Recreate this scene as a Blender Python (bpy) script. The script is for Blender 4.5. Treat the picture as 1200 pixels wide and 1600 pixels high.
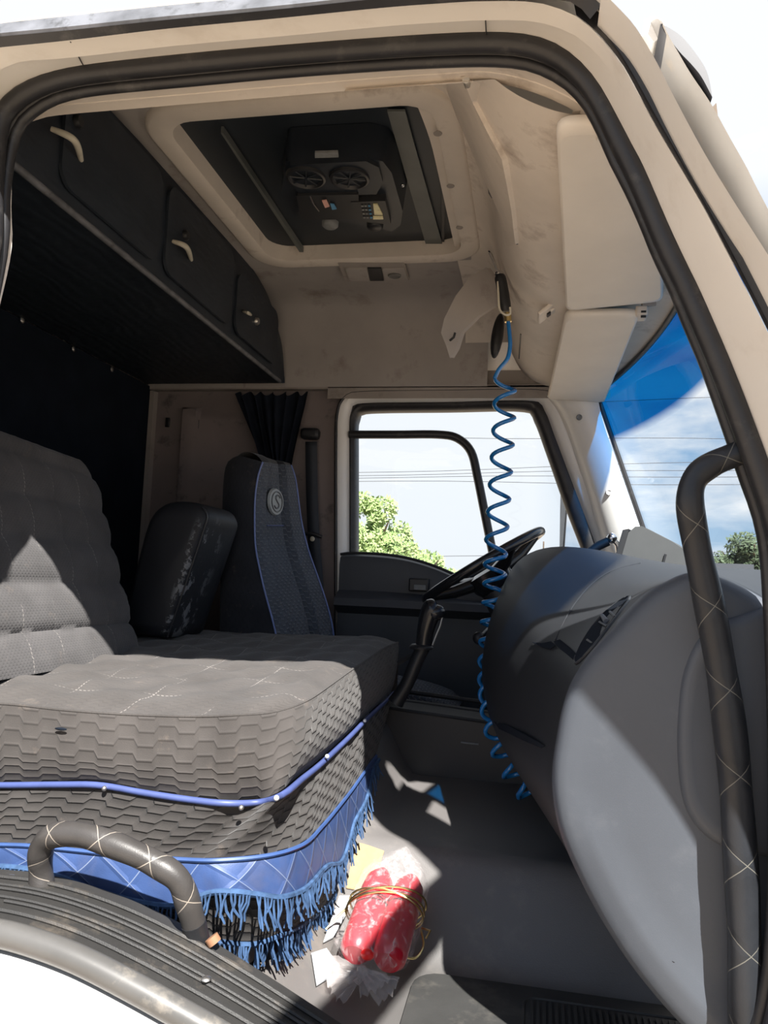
import bpy, math, random
from mathutils import Vector, Matrix, noise
from mathutils.bvhtree import BVHTree
V = Vector
random.seed(7)
for o in list(bpy.data.objects): bpy.data.objects.remove(o)
SC = bpy.context.scene
COL = SC.collection

# ---------------------------------------------------------------- camera
CAM = V((0, -1.15, 0.88)); FPX = 1200.0
_y, _p, _r = (math.radians(a) for a in (11, 5, 2.5))
FW = V((-math.sin(_y)*math.cos(_p), math.cos(_y)*math.cos(_p), math.sin(_p)))
_rt = V((math.cos(_y), math.sin(_y), 0)); _up = _rt.cross(FW)
RT = _rt*math.cos(_r) + _up*math.sin(_r); UP = _up*math.cos(_r) - _rt*math.sin(_r)
cd = bpy.data.cameras.new('camera'); cam = bpy.data.objects.new('camera', cd); COL.objects.link(cam)
cd.sensor_fit = 'VERTICAL'; cd.sensor_height = 36; cd.lens = 36*FPX/1600; cd.clip_start = .02; cd.clip_end = 2000
m = Matrix((RT, UP, -FW)).transposed().to_4x4(); m.translation = CAM; cam.matrix_world = m
SC.camera = cam

# ---------------------------------------------------------------- sky, sun, exposure
SC.view_settings.view_transform = 'Standard'; SC.view_settings.look = 'None'
SC.view_settings.exposure = 0.0; SC.view_settings.gamma = 1; SC.view_settings.use_curve_mapping = False
SUN = V((-.378, .77, -1.0)).normalized()
sd = bpy.data.lights.new('sun', 'SUN'); sd.energy = 15.0; sd.angle = math.radians(.6); sd.color = (1, .965, .91)
so = bpy.data.objects.new('sun', sd); COL.objects.link(so); so.rotation_mode = 'QUATERNION'
so.rotation_quaternion = SUN.to_track_quat('-Z', 'Y'); so.location = (2, -4, 6)

class N:                                    # tiny expression builder for math nodes
    nt = None
    def __init__(s, k): s.k = k
    @staticmethod
    def op(o, *a, clamp=False):
        n = N.nt.nodes.new('ShaderNodeMath'); n.operation = o; n.use_clamp = clamp
        for i, x in enumerate(a):
            if isinstance(x, N): N.nt.links.new(x.k, n.inputs[i])
            else: n.inputs[i].default_value = x
        return N(n.outputs[0])
    def __add__(s, o): return N.op('ADD', s, o)
    __radd__ = __add__
    def __sub__(s, o): return N.op('SUBTRACT', s, o)
    def __rsub__(s, o): return N.op('SUBTRACT', o, s)
    def __mul__(s, o): return N.op('MULTIPLY', s, o)
    __rmul__ = __mul__
    def __truediv__(s, o): return N.op('DIVIDE', s, o)
    def fr(s): return N.op('FRACT', s)
    def ab(s): return N.op('ABSOLUTE', s)
    def step(s, a, b):                      # 0 at a, 1 at b
        return N.op('MULTIPLY_ADD', s, 1/(b-a), -a/(b-a), clamp=True)
    def mx(s, o): return N.op('MAXIMUM', s, o)
    def mn(s, o): return N.op('MINIMUM', s, o)
    def pw(s, o): return N.op('POWER', s, o)
    def sn(s): return N.op('SINE', s)

def mixc(f, a, b):
    n = N.nt.nodes.new('ShaderNodeMix'); n.data_type = 'RGBA'
    if isinstance(f, N): N.nt.links.new(f.k, n.inputs[0])
    else: n.inputs[0].default_value = f
    for i, c in ((6, a), (7, b)):
        if isinstance(c, N): N.nt.links.new(c.k, n.inputs[i])
        else: n.inputs[i].default_value = (*c, 1)
    return N(n.outputs[2])
def tnoise(scale, detail=4, vec=None, rough=.55, dist=0):
    n = N.nt.nodes.new('ShaderNodeTexNoise'); n.inputs['Scale'].default_value = scale
    n.inputs['Detail'].default_value = detail; n.inputs['Roughness'].default_value = rough; n.inputs['Distortion'].default_value = dist
    if vec is not None: N.nt.links.new(vec.k, n.inputs['Vector'])
    return N(n.outputs['Fac'])
def coords(kind='Object'):
    return N(N.nt.nodes.new('ShaderNodeTexCoord').outputs[kind])
def sepxyz(v):
    n = N.nt.nodes.new('ShaderNodeSeparateXYZ'); N.nt.links.new(v.k, n.inputs[0]); return [N(o) for o in n.outputs]
def scalev(v, s):
    n = N.nt.nodes.new('ShaderNodeMapping'); N.nt.links.new(v.k, n.inputs[0]); n.inputs['Scale'].default_value = s; return N(n.outputs[0])

w = bpy.data.worlds.new('sky'); SC.world = w; w.use_nodes = True; nt = w.node_tree; nt.nodes.clear(); N.nt = nt
dirv = coords('Generated'); dx, dy, dz = sepxyz(dirv)
base = mixc(dz.step(.0, .75), (.62, .96, 1.32), (.14, .42, 1.05))
cl = tnoise(2.1, 9, scalev(dirv, (1, 1, 2.6)), .58, .25)
cl2 = tnoise(5.5, 8, scalev(dirv, (1, .8, 4.5)), .6, .1)
cm = (cl*.72 + cl2*.34).step(.46, .60)
cmask = cm.mx(N.op('SUBTRACT', .94, dx.step(.0, .20)*dz.step(.46, .30), clamp=True)*dy.step(-.35, .45))   # an even veil of bright cloud, breaking up ahead of the cab
skyc = mixc(cmask, base, (1.62, 1.66, 1.72))
hz = mixc(dz.step(.16, .0)*.25, skyc, (1.15, 1.25, 1.35))
bg = nt.nodes.new('ShaderNodeBackground'); bg.inputs[1].default_value = .64
nt.links.new(hz.k, bg.inputs[0]); wo = nt.nodes.new('ShaderNodeOutputWorld'); nt.links.new(bg.outputs[0], wo.inputs[0])

# ---------------------------------------------------------------- helpers
def at(px, py, X=None, Y=None, Z=None, pl=None):
    """3-D point that lies on the given real plane of the cab under photo pixel (px, py)."""
    v = FW + RT*((px-600)/FPX) - UP*((py-800)/FPX)
    if X is not None: t = (X-CAM.x)/v.x
    elif Y is not None: t = (Y-CAM.y)/v.y
    elif Z is not None: t = (Z-CAM.z)/v.z
    else: t = (V(pl[0])-CAM).dot(V(pl[1]))/v.dot(V(pl[1]))
    return CAM + v*t
def ats(pts, **k): return [at(p[0], p[1], **(dict(Y=p[2]) if len(p) > 2 else k)) for p in pts]
def catmull(pts, n=6, closed=False):
    pts = [V(p) for p in pts]; out = []; L = len(pts)
    for i in range(L if closed else L-1):
        if closed: p0, p1, p2, p3 = (pts[(i+j-1) % L] for j in range(4))
        else: p0, p1, p2, p3 = pts[max(i-1, 0)], pts[i], pts[i+1], pts[min(i+2, L-1)]
        for k in range(n):
            t = k/n
            out.append(.5*((2*p1)+(p2-p0)*t+(2*p0-5*p1+4*p2-p3)*t*t+(3*p1-p0-3*p2+p3)*t**3))
    if not closed: out.append(pts[-1])
    return out
def resample(pts, n):
    d = [0]
    for a, b in zip(pts, pts[1:]): d.append(d[-1]+(b-a).length)
    out = []; j = 0
    for i in range(n):
        s = d[-1]*i/(n-1)
        while j < len(d)-2 and d[j+1] < s: j += 1
        t = (s-d[j])/max(d[j+1]-d[j], 1e-9); out.append(pts[j].lerp(pts[j+1], min(max(t, 0), 1)))
    return out
def rail(pts, n=60, k=6, **kw): return resample(catmull(ats(pts, **kw), k), n)
def lerp(a, b, t): return a+(b-a)*t
def sst(a, b, x):
    t = min(max((x-a)/(b-a), 0), 1); return t*t*(3-2*t)
def rrect(w, h, r, n=5):                     # rounded rectangle, ccw, centred
    out = []
    for cx, cy, a in ((w/2-r, h/2-r, 0), (-w/2+r, h/2-r, 90), (-w/2+r, -h/2+r, 180), (w/2-r, -h/2+r, 270)):
        for i in range(n+1):
            t = math.radians(a+90*i/n); out.append((cx+r*math.cos(t), cy+r*math.sin(t)))
    return out

class MB:
    def __init__(s): s.v = []; s.f = []; s.uv = []
    def grid(s, rows, cu=False, cv=False, flip=False, uv=None):
        b = len(s.v); R = len(rows); C = len(rows[0])
        for r in rows: s.v.extend(V(p) for p in r)
        us = [0]; vs = [0]
        mid = rows[R//2]
        for i in range(C): us.append(us[-1]+(V(mid[(i+1) % C])-V(mid[i])).length)
        for j in range(R): vs.append(vs[-1]+(V(rows[(j+1) % R][C//2])-V(rows[j][C//2])).length)
        for j in range(R if cv else R-1):
            for i in range(C if cu else C-1):
                a, b2, c, d = (b+j*C+i, b+j*C+(i+1) % C, b+((j+1) % R)*C+(i+1) % C, b+((j+1) % R)*C+i)
                q = [a, b2, c, d]; u = [(us[i], vs[j]), (us[i+1], vs[j]), (us[i+1], vs[j+1]), (us[i], vs[j+1])]
                if uv: u = [(uv[0]*x/ us[C if cu else C-1], y) for x, y in u]
                if flip: q.reverse(); u.reverse()
                s.f.append(q); s.uv.append(u)
        return s
    def face(s, pts):
        b = len(s.v); s.v.extend(V(p) for p in pts); s.f.append(list(range(b, b+len(pts)))); s.uv.append([(p[0], p[1]) for p in pts]); return s
    def tube(s, path, r, n=10, closed=False, caps=True):
        path = [V(p) for p in path]; L = len(path); rows = []; nrm = None
        for i, p in enumerate(path):
            if closed: t = path[(i+1) % L]-path[i-1]
            else: t = path[min(i+1, L-1)]-path[max(i-1, 0)]
            t.normalize()
            if nrm is None:
                nrm = t.orthogonal().normalized() if abs(t.z) > .9 else t.cross(V((0, 0, 1))).normalized()
            nrm = (nrm - t*nrm.dot(t)).normalized(); bn = t.cross(nrm)
            ri = r[i] if isinstance(r, (list, tuple)) else r
            rows.append([p+(nrm*math.cos(a)+bn*math.sin(a))*ri for a in (2*math.pi*k/n for k in range(n))])
        s.grid(rows, cu=True, cv=closed, uv=(1,))
        if caps and not closed: s.face(rows[0][::-1]); s.face(rows[-1])
        return s
    def box(s, c, d, R=None):
        b = len(s.v); c = V(c)
        for x in (-1, 1):
            for y in (-1, 1):
                for z in (-1, 1):
                    p = V((x*d[0]/2, y*d[1]/2, z*d[2]/2)); s.v.append(c+(R@p if R else p))
        for q in ((0, 1, 3, 2), (4, 6, 7, 5), (0, 4, 5, 1), (2, 3, 7, 6), (0, 2, 6, 4), (1, 5, 7, 3)):
            s.f.append([b+i for i in q]); s.uv.append([(s.v[b+i].x+s.v[b+i].y, s.v[b+i].z) for i in q])
        return s
    def prism(s, A, B):                      # two matching outlines joined into a solid
        s.grid([A, B], cu=True); s.face(list(A)[::-1]); s.face(B); return s
    def slab(s, poly, off):                  # outline + offset vector
        return s.prism([V(p) for p in poly], [V(p)+V(off) for p in poly])
    def lathe(s, prof, c, R=None, n=20):     # profile of (radius, height)
        rows = [[V(c)+((R or Matrix.Identity(3))@V((r*math.cos(2*math.pi*k/n), r*math.sin(2*math.pi*k/n), z))) for k in range(n)] for r, z in prof]
        return s.grid(rows, cu=True)
    def ell(s, c, r, n=12, m=8, R=None):
        rows = []
        for j in range(m+1):
            a = math.pi*(j/m-.5); rows.append([V(c)+((R or Matrix.Identity(3))@V((r[0]*math.cos(a)*math.cos(2*math.pi*k/n), r[1]*math.cos(a)*math.sin(2*math.pi*k/n), r[2]*math.sin(a)))) for k in range(n)])
        return s.grid(rows, cu=True)

def tag(o, label=None, cat=None, group=None, kind=None):
    for k, v in (('label', label), ('category', cat), ('group', group), ('kind', kind)):
        if v: o[k] = v
    return o
ORG = {}
def thing(name, label, cat, loc, group=None):
    o = bpy.data.objects.new(name, None); o.location = loc; o.empty_display_size = .05; COL.objects.link(o); ORG[o] = V(loc)
    return tag(o, label, cat, group)
def obj(name, mb, mat, parent=None, bevel=0, seg=2, sub=0, solid=0, solid_off=-1, ang=50, label=None, flat=False):
    me = bpy.data.meshes.new(name)
    if parent is None:
        lo = [min(p[i] for p in mb.v) for i in range(3)]; hi = [max(p[i] for p in mb.v) for i in range(3)]
        org = V(((lo[0]+hi[0])/2, (lo[1]+hi[1])/2, lo[2]))
    else: org = ORG[parent]
    me.from_pydata([p-org for p in mb.v], [], mb.f)
    ul = me.uv_layers.new(name='UVMap'); flatuv = [c for f in mb.uv for c in f]
    for l, c in zip(ul.data, flatuv): l.uv = c
    me.materials.append(mat)
    if not flat:
        me.polygons.foreach_set('use_smooth', [True]*len(me.polygons))
        me.set_sharp_from_angle(angle=math.radians(ang))
    o = bpy.data.objects.new(name, me); COL.objects.link(o); ORG[o] = org
    if parent is None: o.location = org
    else: o.parent = parent
    if solid:
        q = o.modifiers.new('s', 'SOLIDIFY'); q.thickness = solid; q.offset = solid_off
    if bevel:
        q = o.modifiers.new('b', 'BEVEL'); q.width = bevel; q.segments = seg; q.limit_method = 'ANGLE'; q.angle_limit = math.radians(40); q.harden_normals = False
    if sub:
        q = o.modifiers.new('u', 'SUBSURF'); q.levels = sub; q.render_levels = sub
    if label: o['label'] = label
    return o
def struct(name, mb, mat, parent=None, **k):
    o = obj(name, mb, mat, parent, **k)
    if parent is None: o['kind'] = 'structure'
    return o
def copy_tree(o, parent=None):
    c = o.copy(); COL.objects.link(c); ORG[c] = ORG.get(o, V())
    if parent: c.parent = parent
    for ch in [x for x in bpy.data.objects if x.parent == o]: copy_tree(ch, c)
    return c

# ---------------------------------------------------------------- materials
def newmat(name):
    m = bpy.data.materials.new(name); m.use_nodes = True; m.node_tree.nodes.clear(); N.nt = m.node_tree; return m
def finish(m, col, rough=.5, metal=0, height=None, bstr=.3, bdist=.002, spec=.5, coat=0, sheen=0):
    nt = m.node_tree; b = nt.nodes.new('ShaderNodeBsdfPrincipled'); o = nt.nodes.new('ShaderNodeOutputMaterial')
    for key, val in (('Base Color', col), ('Roughness', rough), ('Metallic', metal), ('Specular IOR Level', spec), ('Coat Weight', coat), ('Sheen Weight', sheen)):
        if isinstance(val, N): nt.links.new(val.k, b.inputs[key])
        elif key == 'Base Color': b.inputs[key].default_value = (*val, 1)
        else: b.inputs[key].default_value = val
    if height is not None:
        bp = nt.nodes.new('ShaderNodeBump'); bp.inputs['Strength'].default_value = bstr; bp.inputs['Distance'].default_value = bdist
        nt.links.new(height.k, bp.inputs['Height']); nt.links.new(bp.outputs[0], b.inputs['Normal'])
    nt.links.new(b.outputs[0], o.inputs[0]); return m
def mul(c, k): return tuple(x*k for x in c)
def plain(name, col, rough=.5, var=.25, vscale=6, grain=0, gstr=.25, metal=0, dirt=None, spec=.5, coat=0):
    m = newmat(name); oc = coords()
    n = tnoise(vscale, 6, oc).step(.3, .7)
    c = mixc(n, mul(col, 1-var), mul(col, 1+var*.5))
    if dirt:
        d = tnoise(dirt[1], 7, oc, .65).step(.56, .72); c = mixc(d*dirt[2], c, dirt[0])
    h = tnoise(grain, 3, oc) if grain else None
    return finish(m, c, rough, metal, h, gstr, .001, spec, coat)

M = {}
M['paint'] = plain('cab_paint', (.92, .88, .82), .32, .05, 3, dirt=((.45, .36, .28), 9, .18), coat=.3)
M['paint_white'] = plain('white_paint', (.86, .85, .83), .35, .03, 3, coat=.3)
M['rubber'] = plain('rubber', (.024, .024, .027), .42, .3, 14, grain=300, gstr=.15, dirt=((.10, .095, .09), 22, .5))
M['rubber_grey'] = plain('weathered_rubber', (.13, .135, .15), .6, .45, 18, dirt=((.03, .03, .03), 30, .8))
M['black'] = plain('black_plastic', (.018, .019, .022), .45, .2, 8, grain=400, gstr=.1)
M['gloss_black'] = plain('gloss_black', (.014, .015, .018), .22, .2, 8)
M['dash'] = plain('dash_plastic', (.023, .025, .029), .5, .10, 5, spec=.35)
M['dash_dark'] = plain('dark_dash_plastic', (.020, .021, .025), .48, .15, 5)
M['dash_end'] = plain('grey_side_plastic', (.078, .087, .105), .5, .07, 7, grain=900, gstr=.2, dirt=((.13, .135, .15), 14, .25))
M['door_dark'] = plain('door_trim_plastic', (.05, .056, .068), .55, .15, 5, grain=500, gstr=.2)
M['beige'] = plain('headliner_beige', (.41, .38, .36), .85, .12, 4, grain=260, gstr=.25, dirt=((.16, .115, .09), 5.5, .55), spec=.2)
M['beige_shell'] = plain('console_beige', (.74, .67, .595), .7, .12, 5, grain=300, gstr=.15, dirt=((.20, .135, .10), 5, .65), spec=.3)
M['beige_grey'] = plain('headliner_grey', (.36, .325, .30), .9, .12, 5, grain=260, gstr=.25, dirt=((.14, .12, .11), 7, .5), spec=.2)
M['visor'] = plain('visor_vinyl', (.80, .745, .67), .6, .05, 6, grain=350, gstr=.15, spec=.3)
M['wallpanel'] = plain('side_panel', (.235, .20, .195), .8, .12, 4, grain=200, gstr=.2, dirt=((.05, .05, .05), 11, .7), spec=.2)
M['darkcloth'] = plain('dark_cloth', (.011, .015, .023), .95, .25, 6, grain=350, gstr=.4, spec=.1)
M['curtain'] = plain('curtain_cloth', (.014, .018, .028), .95, .3, 10, grain=500, gstr=.5, spec=.1)
M['hatch'] = plain('hatch_plastic', (.020, .027, .036), .5, .25, 5, grain=200, gstr=.1)
M['unit'] = plain('unit_plastic', (.014, .019, .027), .42, .25, 12, grain=400, gstr=.15)
M['strap'] = plain('grey_strap', (.135, .145, .14), .5, .2, 7)
M['handle_cream'] = plain('cream_handle', (.62, .58, .47), .4, .12, 40)
M['chrome'] = plain('chrome', (.75, .75, .76), .22, .1, 20, metal=1)
M['steel'] = plain('bolt_steel', (.55, .53, .5), .4, .2, 40, metal=1)
M['gold'] = plain('brass_wire', (.72, .55, .24), .32, .2, 40, metal=1)
M['vinyl'] = plain('floor_vinyl', (.128, .121, .118), .5, .12, 3, grain=420, gstr=.5, dirt=((.30, .26, .22), 6, .3))
M['mat'] = plain('rubber_mat', (.045, .044, .043), .6, .25, 7, grain=350, gstr=.4, dirt=((.20, .18, .155), 5, .5))
M['matgroove'] = plain('mat_groove', (.03, .03, .031), .7, .2, 12)
M['sill'] = plain('sill_rubber', (.028, .027, .026), .55, .25, 9, grain=420, gstr=.5, dirt=((.19, .155, .12), 11, .35))
M['sill_edge'] = plain('sill_seal', (.095, .092, .088), .38, .2, 8, dirt=((.34, .30, .25), 14, .5))
M['blue_hose'] = plain('blue_hose', (.012, .165, .46), .24, .12, 20, coat=.4)
M['piping'] = plain('blue_piping', (.060, .085, .23), .5, .15, 30)
M['seat_piping'] = plain('seat_piping', (.16, .22, .48), .45, .1, 30)
M['fringe'] = plain('fringe_yarn', (.050, .100, .205), .8, .5, 40, spec=.2)
M['red'] = plain('red_plastic', (.46, .010, .026), .3, .15, 14, coat=.2)
M['redcap'] = plain('red_cap', (.85, .02, .02), .35, .05, 14)
M['paper'] = plain('tan_paper', (.40, .28, .15), .85, .15, 30, dirt=((.55, .50, .40), 16, .7))
M['whitepaper'] = plain('white_card', (.46, .48, .50), .8, .12, 30, dirt=((.35, .38, .42), 18, .6))
M['mirror_back'] = plain('mirror_shell', (.05, .055, .063), .5, .1, 6)
M['mirror'] = finish(newmat('mirror_glass'), (.85, .87, .9), .02, 1)
M['ground'] = plain('earth', (.33, .255, .185), .95, .3, .3, grain=3, gstr=.5, dirt=((.35, .33, .2), .12, .7))
M['bark'] = plain('bark', (.12, .09, .065), .9, .4, 6, grain=20, gstr=.6)
M['wire'] = plain('cable', (.03, .03, .035), .6)
M['lamp'] = plain('lamp_lens', (.16, .16, .155), .3, .2, 40)
M['label'] = plain('label_grey', (.20, .21, .215), .6, .2, 60)
M['lcd'] = plain('radio_window', (.78, .72, .42), .35, .2, 60)
M['cardred'] = plain('card_pink', (.75, .42, .36), .6, .1, 60)
M['cardblue'] = plain('card_blue', (.10, .30, .52), .6, .1, 60)
M['emblem'] = plain('emblem_grey', (.33, .36, .37), .5, .12, 40)
M['emblem_dark'] = plain('emblem_ink', (.12, .13, .14), .5, .1, 40)
M['sheet'] = plain('cushion_sheet', (.055, .05, .048), .9)

def leaf_mat(name, a, b):
    m = newmat(name); c = mixc(tnoise(1.6, 3, coords()).step(.35, .65), a, b)
    return finish(m, c, .6, spec=.3)
M['leaf_light'] = leaf_mat('leaf_light', (.22, .33, .11), (.36, .47, .20))
M['leaf_dark'] = leaf_mat('leaf_dark', (.05, .075, .04), (.085, .115, .065))

def zig(u, v, pu, pv, wd):                    # stepped quilt seams: (seam, pillow)
    t = (u/pu).fr(); tri = ((t-.5).ab()*4).step(.78, 1.22)
    q = ((v/pv)+tri*.5).fr(); d = N.op('SUBTRACT', .5, (q-.5).ab())*pv
    p = (q-.5)*2
    return d.step(wd, wd*.2), N.op('SUBTRACT', 1.0, p*p)
def fabric(name, col, stitch=None, su=.115, pv=.0235, pu=.078, bd=.005, bs=.45, grid=None, lite=None):
    m = newmat(name); u, v, _ = sepxyz(coords('UV')); oc = coords()
    h, pil = zig(u, v, pu, pv, min(.0032, pv*.16))
    weave = tnoise(900, 2, oc); big = tnoise(9, 5, oc)
    c = mixc(big.step(.3, .7), mul(col, .82), mul(col, 1.2)); c = mixc(h*.22, c, mul(col, .5)) if lite is None else mixc(h*.8, c, lite)
    c = mixc(tnoise(16, 6, oc, .7).step(.6, .8)*.3, c, mul((.27, .21, .165), 1))
    hh = h*-.7 + pil*.55 + weave*.22 + big*.4
    if grid:
        du = N.op('SUBTRACT', .5, ((u/grid[0]+.13).fr()-.5).ab())*grid[0]; dv = N.op('SUBTRACT', .5, ((v/grid[1]+.3).fr()-.5).ab())*grid[1]
        dash = ((u+v)*95).fr().step(.35, .45)*big.step(.44, .58)
        ln = du.step(.0019, .0010).mx(dv.step(.0019, .0010)); groove = du.step(.012, 0).mx(dv.step(.012, 0))
        c = mixc(ln*dash*.6, c, (.34, .31, .29)); hh = hh + groove*-2.2
    return finish(m, c, .93, 0, hh, bs, bd, .15, sheen=.12)
M['seat_side'] = fabric('seat_side_fabric', (.064, .058, .055))
M['seat_skirt'] = fabric('seat_skirt_fabric', (.047, .043, .041), bd=.006, bs=.75)
M['seat_top'] = fabric('seat_top_fabric', (.070, .064, .061), pv=.012, pu=.04, bd=.0018, bs=.3, grid=(.19, .165))
M['seat_back'] = fabric('seat_back_fabric', (.084, .080, .081), pv=.0125, pu=.012, bd=.002, bs=.3, grid=(.118, 9.0))
M['driver_face'] = fabric('driver_face_fabric', (.075, .088, .112), pv=.024, pu=.036, bd=.006, bs=.8, lite=(.20, .225, .27))
M['driver_side'] = fabric('driver_side_fabric', (.024, .026, .032), pv=.02, pu=.04, bd=.001, bs=.2)

def diamonds(name, col, line, s=.11, w=.0016, rough=.5, tint=None, uscale=1.0, pad=.9):
    m = newmat(name); u, v, _ = sepxyz(coords('UV')); oc = coords()
    u = u*uscale
    a = ((u+v)/s).fr(); b = ((u-v)/s).fr()
    da = N.op('SUBTRACT', .5, (a-.5).ab())*s; db = N.op('SUBTRACT', .5, (b-.5).ab())*s
    d = da.mn(db); ln = d.step(w, w*.5)
    n = tnoise(14, 5, oc).step(.3, .7)
    c = mixc(n, mul(col, .78), mul(col, 1.2))
    if tint: c = mixc(tnoise(11, 6, oc, .6).step(.5, .75)*.7, c, tint)
    c = mixc(ln*.8, c, line); h = d.step(0, .012)*pad + tnoise(420, 3, oc)*.12
    return finish(m, c, rough, 0, h, .5, .004, .4)
M['blue_band'] = diamonds('blue_quilted_leatherette', (.036, .068, .178), (.20, .24, .33), .105, .0015, .5, (.075, .085, .15))
M['wrap'] = diamonds('stitched_black_leather', (.050, .046, .044), (.36, .31, .26), .095, .0012, .42, None, .095, .35)
M['wrap_grey'] = diamonds('stitched_grey_leather', (.023, .025, .030), (.19, .18, .155), .125, .0011, .42, None, .125, .35)
m = newmat('cabinet_board'); oc = coords(); wv = N.nt.nodes.new('ShaderNodeTexWave'); wv.inputs['Scale'].default_value = 7; wv.inputs['Distortion'].default_value = 9; wv.inputs['Detail'].default_value = 3
N.nt.links.new(scalev(oc, (1, .8, 2)).k, wv.inputs['Vector']); M['cabinet'] = finish(m, mixc(tnoise(7, 6, oc).step(.3, .7), (.014, .019, .028), (.025, .033, .045)), .5, 0, N(wv.outputs['Fac']), .35, .003, .4)
m = newmat('worn_leatherette'); oc = coords(); ox, oy, oz = sepxyz(oc)
edge = N.op('MULTIPLY_ADD', oz, -.27, ox)
wear = tnoise(15, 8, oc, .7).step(.54, .57)*edge.step(-.005, .012)*oy.step(.20, .06)*((oz-.17).ab()).step(.24, .15)
M['worn'] = finish(m, mixc(wear, (.011, .012, .016), (.17, .175, .185)), .6, 0, tnoise(60, 4, oc), .25, .002)

def glass(name, tint=(1, 1, 1), dirt=.0, gl=.06):
    m = newmat(name); nt = m.node_tree
    t = nt.nodes.new('ShaderNodeBsdfTransparent'); t.inputs[0].default_value = (*tint, 1)
    g = nt.nodes.new('ShaderNodeBsdfGlossy'); g.inputs['Roughness'].default_value = .02
    fr = nt.nodes.new('ShaderNodeLayerWeight'); fr.inputs[0].default_value = .5
    mx = nt.nodes.new('ShaderNodeMixShader'); o = nt.nodes.new('ShaderNodeOutputMaterial')
    f = N.op('MULTIPLY_ADD', N.op('POWER', N(fr.outputs[1]), 5.0), .7, .035); nt.links.new(f.k, mx.inputs[0]); nt.links.new(t.outputs[0], mx.inputs[1]); nt.links.new(g.outputs[0], mx.inputs[2]); nt.links.new(mx.outputs[0], o.inputs[0])
    return m, t
M['glass'], _ = glass('side_glass', (.94, .96, .96))
M['windscreen'], tb = glass('windscreen_glass')
N.nt = M['windscreen'].node_tree; ox, oy, oz = sepxyz(coords())          # a dyed shade band along the top of the glass
N.nt.links.new(mixc(oz.step(.600, .632), (.96, .99, 1.0), (.004, .15, .43)).k, tb.inputs[0])
m = newmat('clear_bag'); nt = m.node_tree; oc = coords()
t = nt.nodes.new('ShaderNodeBsdfTransparent'); d = nt.nodes.new('ShaderNodeBsdfPrincipled'); d.inputs['Base Color'].default_value = (.85, .80, .80, 1); d.inputs['Roughness'].default_value = .16
bp = nt.nodes.new('ShaderNodeBump'); bp.inputs['Strength'].default_value = .7; bp.inputs['Distance'].default_value = .008; nt.links.new(tnoise(26, 5, oc, .6, 1.2).k, bp.inputs['Height']); nt.links.new(bp.outputs[0], d.inputs['Normal'])
mx = nt.nodes.new('ShaderNodeMixShader'); o_ = nt.nodes.new('ShaderNodeOutputMaterial')
f = tnoise(30, 6, scalev(oc, (1, 1, .45)), .7, 1.8).step(.50, .74)*.42 + .07
nt.links.new(f.k, mx.inputs[0]); nt.links.new(t.outputs[0], mx.inputs[1]); nt.links.new(d.outputs[0], mx.inputs[2]); nt.links.new(mx.outputs[0], o_.inputs[0]); M['bag'] = m
m = newmat('bag_knot'); nt = m.node_tree
t = nt.nodes.new('ShaderNodeBsdfTransparent'); d = nt.nodes.new('ShaderNodeBsdfPrincipled'); d.inputs['Base Color'].default_value = (.62, .57, .56, 1); d.inputs['Roughness'].default_value = .25
mx = nt.nodes.new('ShaderNodeMixShader'); mx.inputs[0].default_value = .3; o_ = nt.nodes.new('ShaderNodeOutputMaterial'); nt.links.new(t.outputs[0], mx.inputs[1]); nt.links.new(d.outputs[0], mx.inputs[2]); nt.links.new(mx.outputs[0], o_.inputs[0]); M['bagknot'] = m

# ================================================================= STRUCTURE
# ---- ground outside
g = MB(); g.face([(-400, -400, -1.12), (400, -400, -1.12), (400, 400, -1.12), (-400, 400, -1.12)]); struct('ground', g, M['ground'])

# ---- near side of the cab: door opening, seals, painted frame
LEFT = [(-.95, .40), (-1.03, .75), (-1.035, 1.1)]
def wl(pts, Y): return [V((x, Y, z)) for x, z in pts]
INN = [(2, 400), (8, 300), (28, 207), (65, 169), (97, 154), (152, 143), (300, 129), (450, 115), (600, 104), (700, 99), (770, 98), (825, 104), (875, 125), (910, 155), (937, 200), (957, 248), (985, 302), (1007, 350), (1027, 400), (1052, 452), (1075, 510), (1101, 572), (1142, 690), (1159, 742), (1188, 828)]
OUT = [(-14, 400), (-10, 300), (-4, 184), (20, 152), (43, 136), (87, 119), (152, 106), (300, 90), (450, 77), (600, 66), (700, 60), (770, 58), (825, 62), (865, 75), (900, 100), (930, 135), (960, 188), (982, 230), (1000, 265), (1035, 350), (1065, 415), (1088, 462), (1130, 560), (1170, 660), (1215, 790)]
GAP = [(-60, 400), (-60, 250), (-60, 150), (-50, 105), (0, 74), (60, 68), (108, 63), (260, 45), (430, 29), (600, 12), (680, 6), (750, 2), (840, 4), (900, 25), (922, 42), (940, 60), (962, 88), (980, 115), (1025, 198), (1065, 265), (1100, 325), (1132, 386), (1165, 450), (1200, 520), (1250, 620)]
GAPO = [(895, -14), (920, 5), (945, 30), (985, 85), (1035, 175), (1080, 260), (1130, 345), (1185, 450), (1230, 540)]
FLG = [(940, -14), (972, 18), (995, 45), (1025, 95), (1050, 145), (1100, 238), (1150, 320), (1200, 398), (1250, 480)]
RIGHT = [(.345, .86), (.352, .6), (.345, .35), (.30, .18)]
inn = catmull(wl(LEFT, .085)+ats(INN, Y=.085)+wl(RIGHT, .085), 4)
out = catmull(wl([(-.97, .40), (-1.05, .75), (-1.055, 1.1)], .06)+ats(OUT, Y=.06)+wl([(.38, .86), (.385, .6), (.37, .33), (.32, .15)], .06), 4)
gapi = catmull(wl([(-1.0, .40), (-1.06, .75), (-1.07, 1.1)], -.06)+ats(GAP, Y=-.06)+wl([(.43, .86), (.44, .6), (.43, .3), (.40, .1)], -.06), 4)
n_ = 150
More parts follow.
